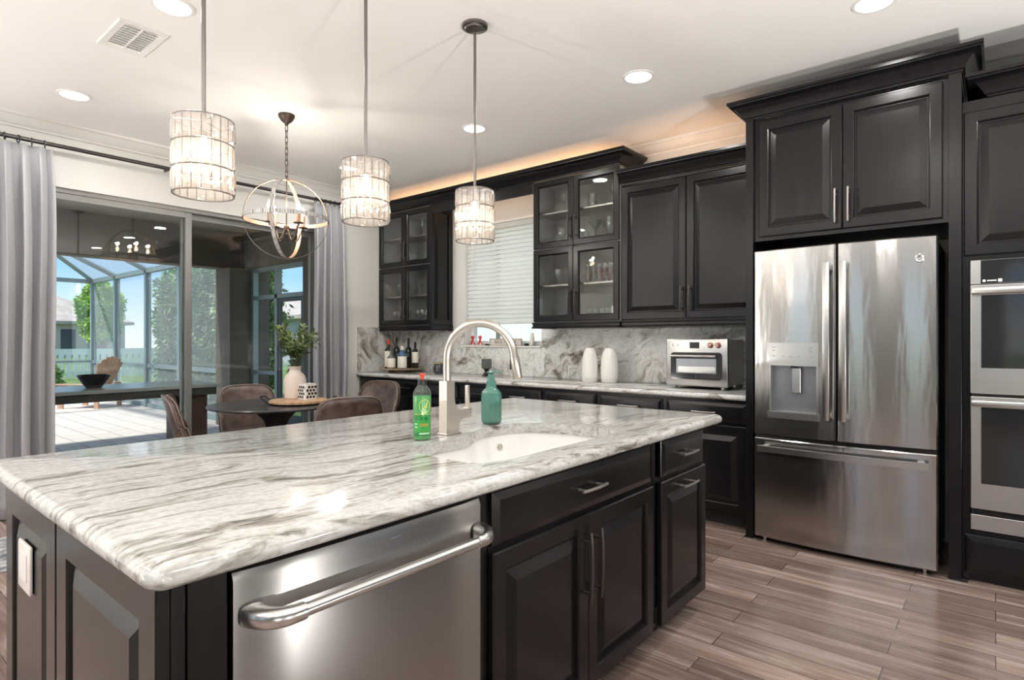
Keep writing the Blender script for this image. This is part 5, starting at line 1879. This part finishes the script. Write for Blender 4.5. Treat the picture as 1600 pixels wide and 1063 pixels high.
mb.build('stem', M['antique'], ch, True, 50)
for q in range(4):
    a = az + math.radians(35) + q * PI / 2
    dx, dy = math.cos(a), math.sin(a)
    mb = MB()
    pts = []
    for i in range(13):
        t = i / 12
        r = 0.012 + 0.128 * t
        zz = CZ - 0.075 - 0.085 * math.sin(PI * min(t * 1.12, 1.0)) + (0.0 if t < 0.9 else 0.01)
        pts.append((CX + dx * r, CY + dy * r, zz))
    pts.append((CX + dx * 0.141, CY + dy * 0.141, CZ - 0.048))
    mb.tube(pts, 0.0062, 8)
    arm = mb.build('arm', M['antique'], ch, True, 50)
    ex, ey = CX + dx * 0.141, CY + dy * 0.141
    mb = MB()
    mb.lathe([(0.0, -0.050), (0.034, -0.046), (0.036, -0.042), (0.012, -0.040), (0.0, -0.040)], ex, ey, 18, CZ)
    mb.build('drip_cup', M['antique'], arm, True, 40)
    mb = MB()
    mb.lathe([(0.0145, -0.040), (0.0145, 0.048), (0.0, 0.049)], ex, ey, 14, CZ)
    mb.build('candle_sleeve', M['orbin'], arm, True, 40)
    mb = MB()
    mb.lathe([(0.006, 0.049), (0.015, 0.066), (0.016, 0.076), (0.010, 0.098), (0.004, 0.112), (0, 0.116)], ex, ey, 14, CZ)
    mb.build('bulb', M['bulb'], arm, True, 60)
    lamp('candle_light', 'POINT', (ex, ey, CZ + 0.135), CHAND_W, WARM, ch, shadow_soft_size=0.015)

# ================================================================== ADDED UPLIGHTS (unseen, put in to brighten the ceiling)
tl0 = None
for x, y, lab in ((1.95, 0.5, 'added uplight can on the floor by the dark wall'), (1.95, 2.0, 'low uplight can on the floor by the dark wall nearer the ovens, added as ceiling fill'), (2.0, -1.2, 'added uplight can on the floor in the corner behind the camera'), (-3.3, -2.5, 'added uplight can on the floor behind the camera'), (-5.0, -2.7, 'added uplight can beside the curtain wall behind the camera')):
    if tl0 is None:
        tl0 = T('added_uplight', lab, 'added uplight', (x, y, 0), group='added ceiling uplights')
        mb = MB()
        mb.lathe([(0.12, 0), (0.12, 0.05), (0, 0.051)], x, y, 20, 0.0005)
        mb.build('base', M['blackmetal'], tl0, True, 40)
        mb = MB()
        mb.lathe([(0.11, 0.052), (0.14, 0.42), (0.136, 0.421), (0.106, 0.10), (0.0, 0.08)], x, y, 24, 0.0005)
        mb.build('lamp_shade', M['blackmetal'], tl0, True, 40)
        lamp('uplight', 'AREA', (x, y, 0.425), UP_W, (1.0, 0.97, 0.94), tl0, shape='DISK', size=0.2, rot=(PI, 0, 0))
    else:
        dup(tl0, (x, y, 0), 0, lab)

# ================================================================== CURTAINS
RODX, RODZ = -5.455, 2.745
rd = T('curtain_rod', 'long dark curtain rod above the sliding door', 'curtain rod', (RODX, 2.0, RODZ))
mb = MB()
mb.tube([(RODX, 0.15, RODZ), (RODX, 3.82, RODZ)], 0.0155, 14)
mb.build('pole', M['rod'], rd, True, 50)
for y0, sgn in ((3.82, 1), (0.15, -1)):
    mb = MB(Matrix.Translation((RODX, y0, RODZ)) @ Matrix.Rotation(-PI / 2 * sgn, 4, 'X'))
    mb.lathe([(0.0155, 0), (0.021, 0.004), (0.021, 0.014), (0.014, 0.018), (0.026, 0.034), (0.026, 0.048), (0.010, 0.060), (0, 0.061)], 0, 0, 16)
    mb.build('finial', M['rod'], rd, True, 40)
for y0 in (0.22, 2.0, 3.77):
    MB().box(XL + 0.0005, RODX - 0.010, y0 - 0.008, y0 + 0.008, RODZ - 0.008, RODZ + 0.008).build('bracket', M['rod'], rd)


def curtain(label, y0, y1, nf, seed, spread):
    rnd = random.Random(seed)
    t = T('curtain', label, 'curtain', (RODX, (y0 + y1) / 2, 0.0), group='silver curtain panels')
    ph = [rnd.uniform(-0.5, 0.5) for _ in range(nf + 2)]
    amp = [rnd.uniform(0.75, 1.2) for _ in range(nf + 2)]
    nu, nv = nf * 12, 26
    rs = []
    for j in range(nv + 1):
        v = j / nv
        z = 2.705 - v * 2.695
        w_ = 1.0 + spread * math.sin(PI * min(v * 1.2, 1.0)) * 0.5
        yc_ = (y0 + y1) / 2
        row = []
        for i in range(nu + 1):
            u = i / nu
            f = u * nf
            k0 = min(int(f), nf - 1)
            A = 0.066 * (amp[k0] * (1 - (f - k0)) + amp[k0 + 1] * (f - k0))
            top = min(1.0, 0.35 + v * 5)
            phase = ph[k0] * (1 - (f - k0)) + ph[k0 + 1] * (f - k0)
            s_ = math.sin(2 * PI * f + phase * (0.4 + v) * 1.6)
            sharp = math.copysign(abs(s_) ** 0.75, s_)
            x = RODX + 0.004 + A * top * sharp + 0.008 * math.sin(9 * v + f * 2.1) * v
            yy = yc_ + (u - 0.5) * (y1 - y0) * w_ + 0.014 * math.sin(4 * PI * f + 1.0) * top + 0.006 * math.sin(7 * v + k0)
            row.append((x, yy, z))
        rs.append(row)
    mb = MB()
    mb.rings(rs, closed=False)
    o = mb.build('cloth', M['curtain'], t, True, 180)
    md = o.modifiers.new('thickness', 'SOLIDIFY')
    md.thickness = 0.003
    nr = nf + 2
    for i in range(nr):
        y = y0 + (y1 - y0) * (i + 0.5) / nr
        mb = MB(Matrix.Translation((RODX, y, RODZ - 0.006)) @ Matrix.Rotation(rnd.uniform(-0.35, 0.35), 4, 'Z') @ Matrix.Rotation(PI / 2, 4, 'X'))
        mb.tube([(0.0245 * math.cos(2 * PI * q / 20), 0.0245 * math.sin(2 * PI * q / 20), 0) for q in range(20)], 0.0042, 6, True)
        rg = mb.build('ring', M['rod'], t, True, 60)
        mb = MB()
        mb.tube([(RODX, y, RODZ - 0.030), (RODX, y, RODZ - 0.046)], 0.003, 6)
        mb.build('clip', M['rod'], rg, True)


curtain('silver curtain panel at the left edge beside the island end', 0.42, 1.185, 8, 5, 0.06)
curtain('silver curtain panel right of the sliding door next to the cabinets', 3.37, 3.77, 5, 9, 0.03)

# ================================================================== DINING
TXC, TYC = -4.60, 2.50
dt = T('dining_table', 'round charcoal pedestal dining table between the leather chairs', 'table', (TXC, TYC, 0))
mb = MB()
mb.lathe([(0, 0.722), (0.49, 0.728), (0.518, 0.738), (0.522, 0.745), (0.515, 0.752), (0, 0.752)], TXC, TYC, 64)
mb.build('tabletop', M['tabletop'], dt, True, 30)
mb = MB()
mb.lathe([(0.27, 0.0), (0.28, 0.012), (0.22, 0.03), (0.10, 0.08), (0.055, 0.20), (0.050, 0.38), (0.065, 0.52), (0.10, 0.62), (0.165, 0.69), (0.20, 0.7215), (0, 0.7216)], TXC, TYC, 36)
mb.build('pedestal', M['blackmetal'], dt, True, 50)


def make_chair(label):
    c = T('dining_chair', label, 'chair', (0, 0, 0), group='brown leather dining chairs')
    nu, nv = 14, 8
    rs = []
    for j in range(nv + 1):
        v = j / nv
        row = []
        for i in range(nu + 1):
            u = -1 + 2 * i / nu
            w_ = 0.245 * (1 + 0.05 * v)
            if v > 0.7:
                w_ *= 1 - 0.13 * ((v - 0.7) / 0.3) ** 2
            z = 0.40 + 0.455 * v - (0.05 * abs(u) ** 5 if v > 0.6 else 0.0)
            row.append((w_ * u, -0.215 - 0.115 * v + 0.085 * abs(u) ** 2.4 * (1 - 0.35 * v), z))
        rs.append(row)
    mb = MB()
    mb.rings(rs, closed=False)
    bk = mb.build('backrest', M['leather'], c, True, 180, recalc=False)
    md = bk.modifiers.new('thickness', 'SOLIDIFY')
    md.thickness = 0.040
    md.offset = 0
    edge = [rs[j][0] for j in range(nv + 1)] + rs[nv][1:-1] + [rs[j][nu] for j in range(nv, -1, -1)]
    for off in (-0.020, 0.020):
        mb = MB()
        mb.tube([(p[0] * 1.004, p[1] + off, p[2] + (0.002 if p[2] > 0.75 else 0)) for p in edge], 0.0045, 6)
        mb.build('piping', M['piping'], bk, True, 60)
    mb = MB()
    mb.box(-0.235, 0.235, -0.21, 0.235, 0.405, 0.475, 0.028, 3)
    mb.build('seat', M['leather'], c, True, 50)
    for sx in (-1, 1):
        for y0, y1 in ((0.19, 0.23), (-0.17, -0.23)):
            mb = MB()
            mb.tube([(sx * 0.18, y0, 0.404), (sx * 0.235, y1, 0.0)], [0.013, 0.010], 8)
            mb.build('leg', M['blackmetal'], c, True)
    return c


chairs = [(-4.76, 2.06, None, 'brown leather dining chair at the left of the table, its back to the island end'),
          (-5.15, 2.60, None, 'brown leather dining chair behind the table, in front of the sliding door'),
          (-3.98, 2.70, (-0.88, 0.30), 'brown leather dining chair on the near right side of the table, just behind the island'),
          (-4.80, 3.50, None, 'brown leather dining chair farthest right, in front of the back base cabinets')]
first = None
for x, y, fd, lab in chairs:
    rz = math.atan2(-(TXC - x), TYC - y) if fd is None else math.atan2(-fd[0], fd[1])
    if first is None:
        first = make_chair(lab)
        proto = (x, y, rz)
    else:
        dup(first, (x, y, 0), rz, lab)
first.location = (proto[0], proto[1], 0)
first.rotation_euler = (0, 0, proto[2])

ZD = 0.7525
bd = T('serving_board', 'round wooden serving board with black iron handles on the dining table', 'serving board', (-4.46, 2.62, ZD))
BXC, BYC = -4.46, 2.62
mb = MB()
mb.lathe([(0, 0.010), (0.225, 0.010), (0.232, 0.014), (0.232, 0.030), (0.226, 0.034), (0, 0.034)], BXC, BYC, 16, ZD)
mb.build('board', M['wood'], bd, True, 30)
ax = Vector((0.50, 0.866, 0)).normalized()
ax = Vector((0.771, 0.637, 0))
pn = Vector((-ax.y, ax.x, 0))
for sgn in (-1, 1):
    c0 = Vector((BXC, BYC, ZD)) + ax * sgn * 0.19
    mb = MB()
    mb.tube([c0 + pn * 0.05 + Vector((0, 0, 0.005)), c0 + ax * sgn * 0.05 + pn * 0.05 + Vector((0, 0, 0.007)), c0 + ax * sgn * 0.105 + pn * 0.05 + Vector((0, 0, 0.052)), c0 + ax * sgn * 0.112 + pn * 0.04 + Vector((0, 0, 0.058)),
             c0 + ax * sgn * 0.112 - pn * 0.04 + Vector((0, 0, 0.058)), c0 + ax * sgn * 0.105 - pn * 0.05 + Vector((0, 0, 0.052)), c0 + ax * sgn * 0.05 - pn * 0.05 + Vector((0, 0, 0.007)), c0 - pn * 0.05 + Vector((0, 0, 0.005))], 0.0055, 6)
    mb.build('handle', M['blackmetal'], bd, True, 40)
ZV = ZD + 0.0345
VX, VY = -4.585, 2.66
mb = MB()
mb.lathe([(0.078, 0), (0.083, 0.006), (0.090, 0.06), (0.091, 0.15), (0.080, 0.19), (0.050, 0.222), (0.044, 0.238), (0.050, 0.262), (0.056, 0.270), (0.051, 0.271), (0.040, 0.24), (0.040, 0.20), (0.0, 0.12)], VX, VY, 30, ZV)
tag(mb.build('flower_vase', M['blush'], None, True, 25), 'pale blush bottle shaped vase on the serving board', 'vase')
cp2 = T('candle_cup', 'hexagon patterned square candle cup right of the vase', 'candle holder', (-4.43, 2.70, ZV))
mb = MB()
poly = round_rect(-4.488, -4.372, 2.622, 2.738, 0.018, 4)
inn = inset(poly, 0.007)
mb.rings([[(x, y, ZV) for x, y in poly], [(x, y, ZV + 0.13) for x, y in poly], [(x, y, ZV + 0.13) for x, y in inn], [(x, y, ZV + 0.02) for x, y in inn]])
mb.build('cup', M['ceramic'], cp2, True, 30)
for i in range(3):
    for j in range(4):
        uu, vv = 0.026 + 0.029 * i + (0.0145 if j % 2 else 0), 0.022 + 0.027 * j
        if uu > 0.10:
            continue
        mb = MB(front(-4.488, 2.622, ZV))
        mb.rings([[(uu + 0.0125 * math.cos(PI / 3 * q + PI / 6), vv + 0.0125 * math.sin(PI / 3 * q + PI / 6), n) for q in range(6)] for n in (-0.001, 0.0012)])
        mb.build('hexagon', M['antique'], cp2)
        mb = MB(side(-4.372, 2.622, ZV))
        mb.rings([[(uu + 0.0125 * math.cos(PI / 3 * q + PI / 6), vv + 0.0125 * math.sin(PI / 3 * q + PI / 6), n) for q in range(6)] for n in (-0.001, 0.0012)])
        mb.build('hexagon', M['antique'], cp2)

pl = T('olive_bouquet', 'bushy bouquet of olive green stems in the blush vase', 'plant', (VX, VY, ZV + 0.2))
rnd = random.Random(4)
st, lf, pf = MB(), MB(), MB()
for k in range(26):
    a = rnd.uniform(0, 2 * PI)
    lean = rnd.uniform(0.05, 0.62) ** 0.8
    H = rnd.uniform(0.26, 0.42) * (1 - 0.25 * lean)
    base = Vector((VX + 0.020 * math.cos(a), VY + 0.020 * math.sin(a), ZV + 0.16))
    pts = []
    for i in range(7):
        t = i / 6
        pts.append(base + Vector((math.cos(a) * lean * 0.30 * t ** 1.5, math.sin(a) * lean * 0.30 * t ** 1.5, 0.11 * min(1, t * 3) + H * t - 0.05 * lean * t * t)))
    st.tube(pts, [0.0022 - 0.0012 * i / 6 for i in range(7)], 5)
    tgt = pf if k % 9 == 0 else lf
    for i in range(26):
        t = rnd.uniform(0.30, 1.0)
        q = t * 6
        i0 = min(int(q), 5)
        p = pts[i0].lerp(pts[i0 + 1], q - i0)
        tg = (pts[i0 + 1] - pts[i0]).normalized()
        s_ = tg.cross(Vector((rnd.gauss(0, 1), rnd.gauss(0, 1), rnd.gauss(0, 1)))).normalized()
        d_ = (tg * rnd.uniform(0.2, 0.9) + s_ * 0.9).normalized()
        L = rnd.uniform(0.040, 0.075)
        w_ = d_.cross(tg).normalized() * L * 0.13
        nn = d_.cross(w_).normalized() * L * 0.06
        A = [p, p + d_ * L * 0.35 + w_ - nn, p + d_ * L * 0.7 + w_ * 0.8 - nn, p + d_ * L + nn, p + d_ * L * 0.7 - w_ * 0.8 - nn, p + d_ * L * 0.35 - w_ - nn]
        vs = [tgt.v(x) for x in A]
        tgt.f(vs)
st.build('stems', M['stem'], pl, True)
lf.build('leaves', M['leaf'], pl, recalc=False)
pf.build('pale_leaves', M['leaf_pale'], pl, recalc=False)

mb = MB()
mb.box(-4.92, -4.20, -1.6, 1.0, 0.0005, 0.012, 0.004)
tag(mb.build('area_rug', M['rug']), 'pale patterned rug on the floor between the left curtain and the island', 'rug')
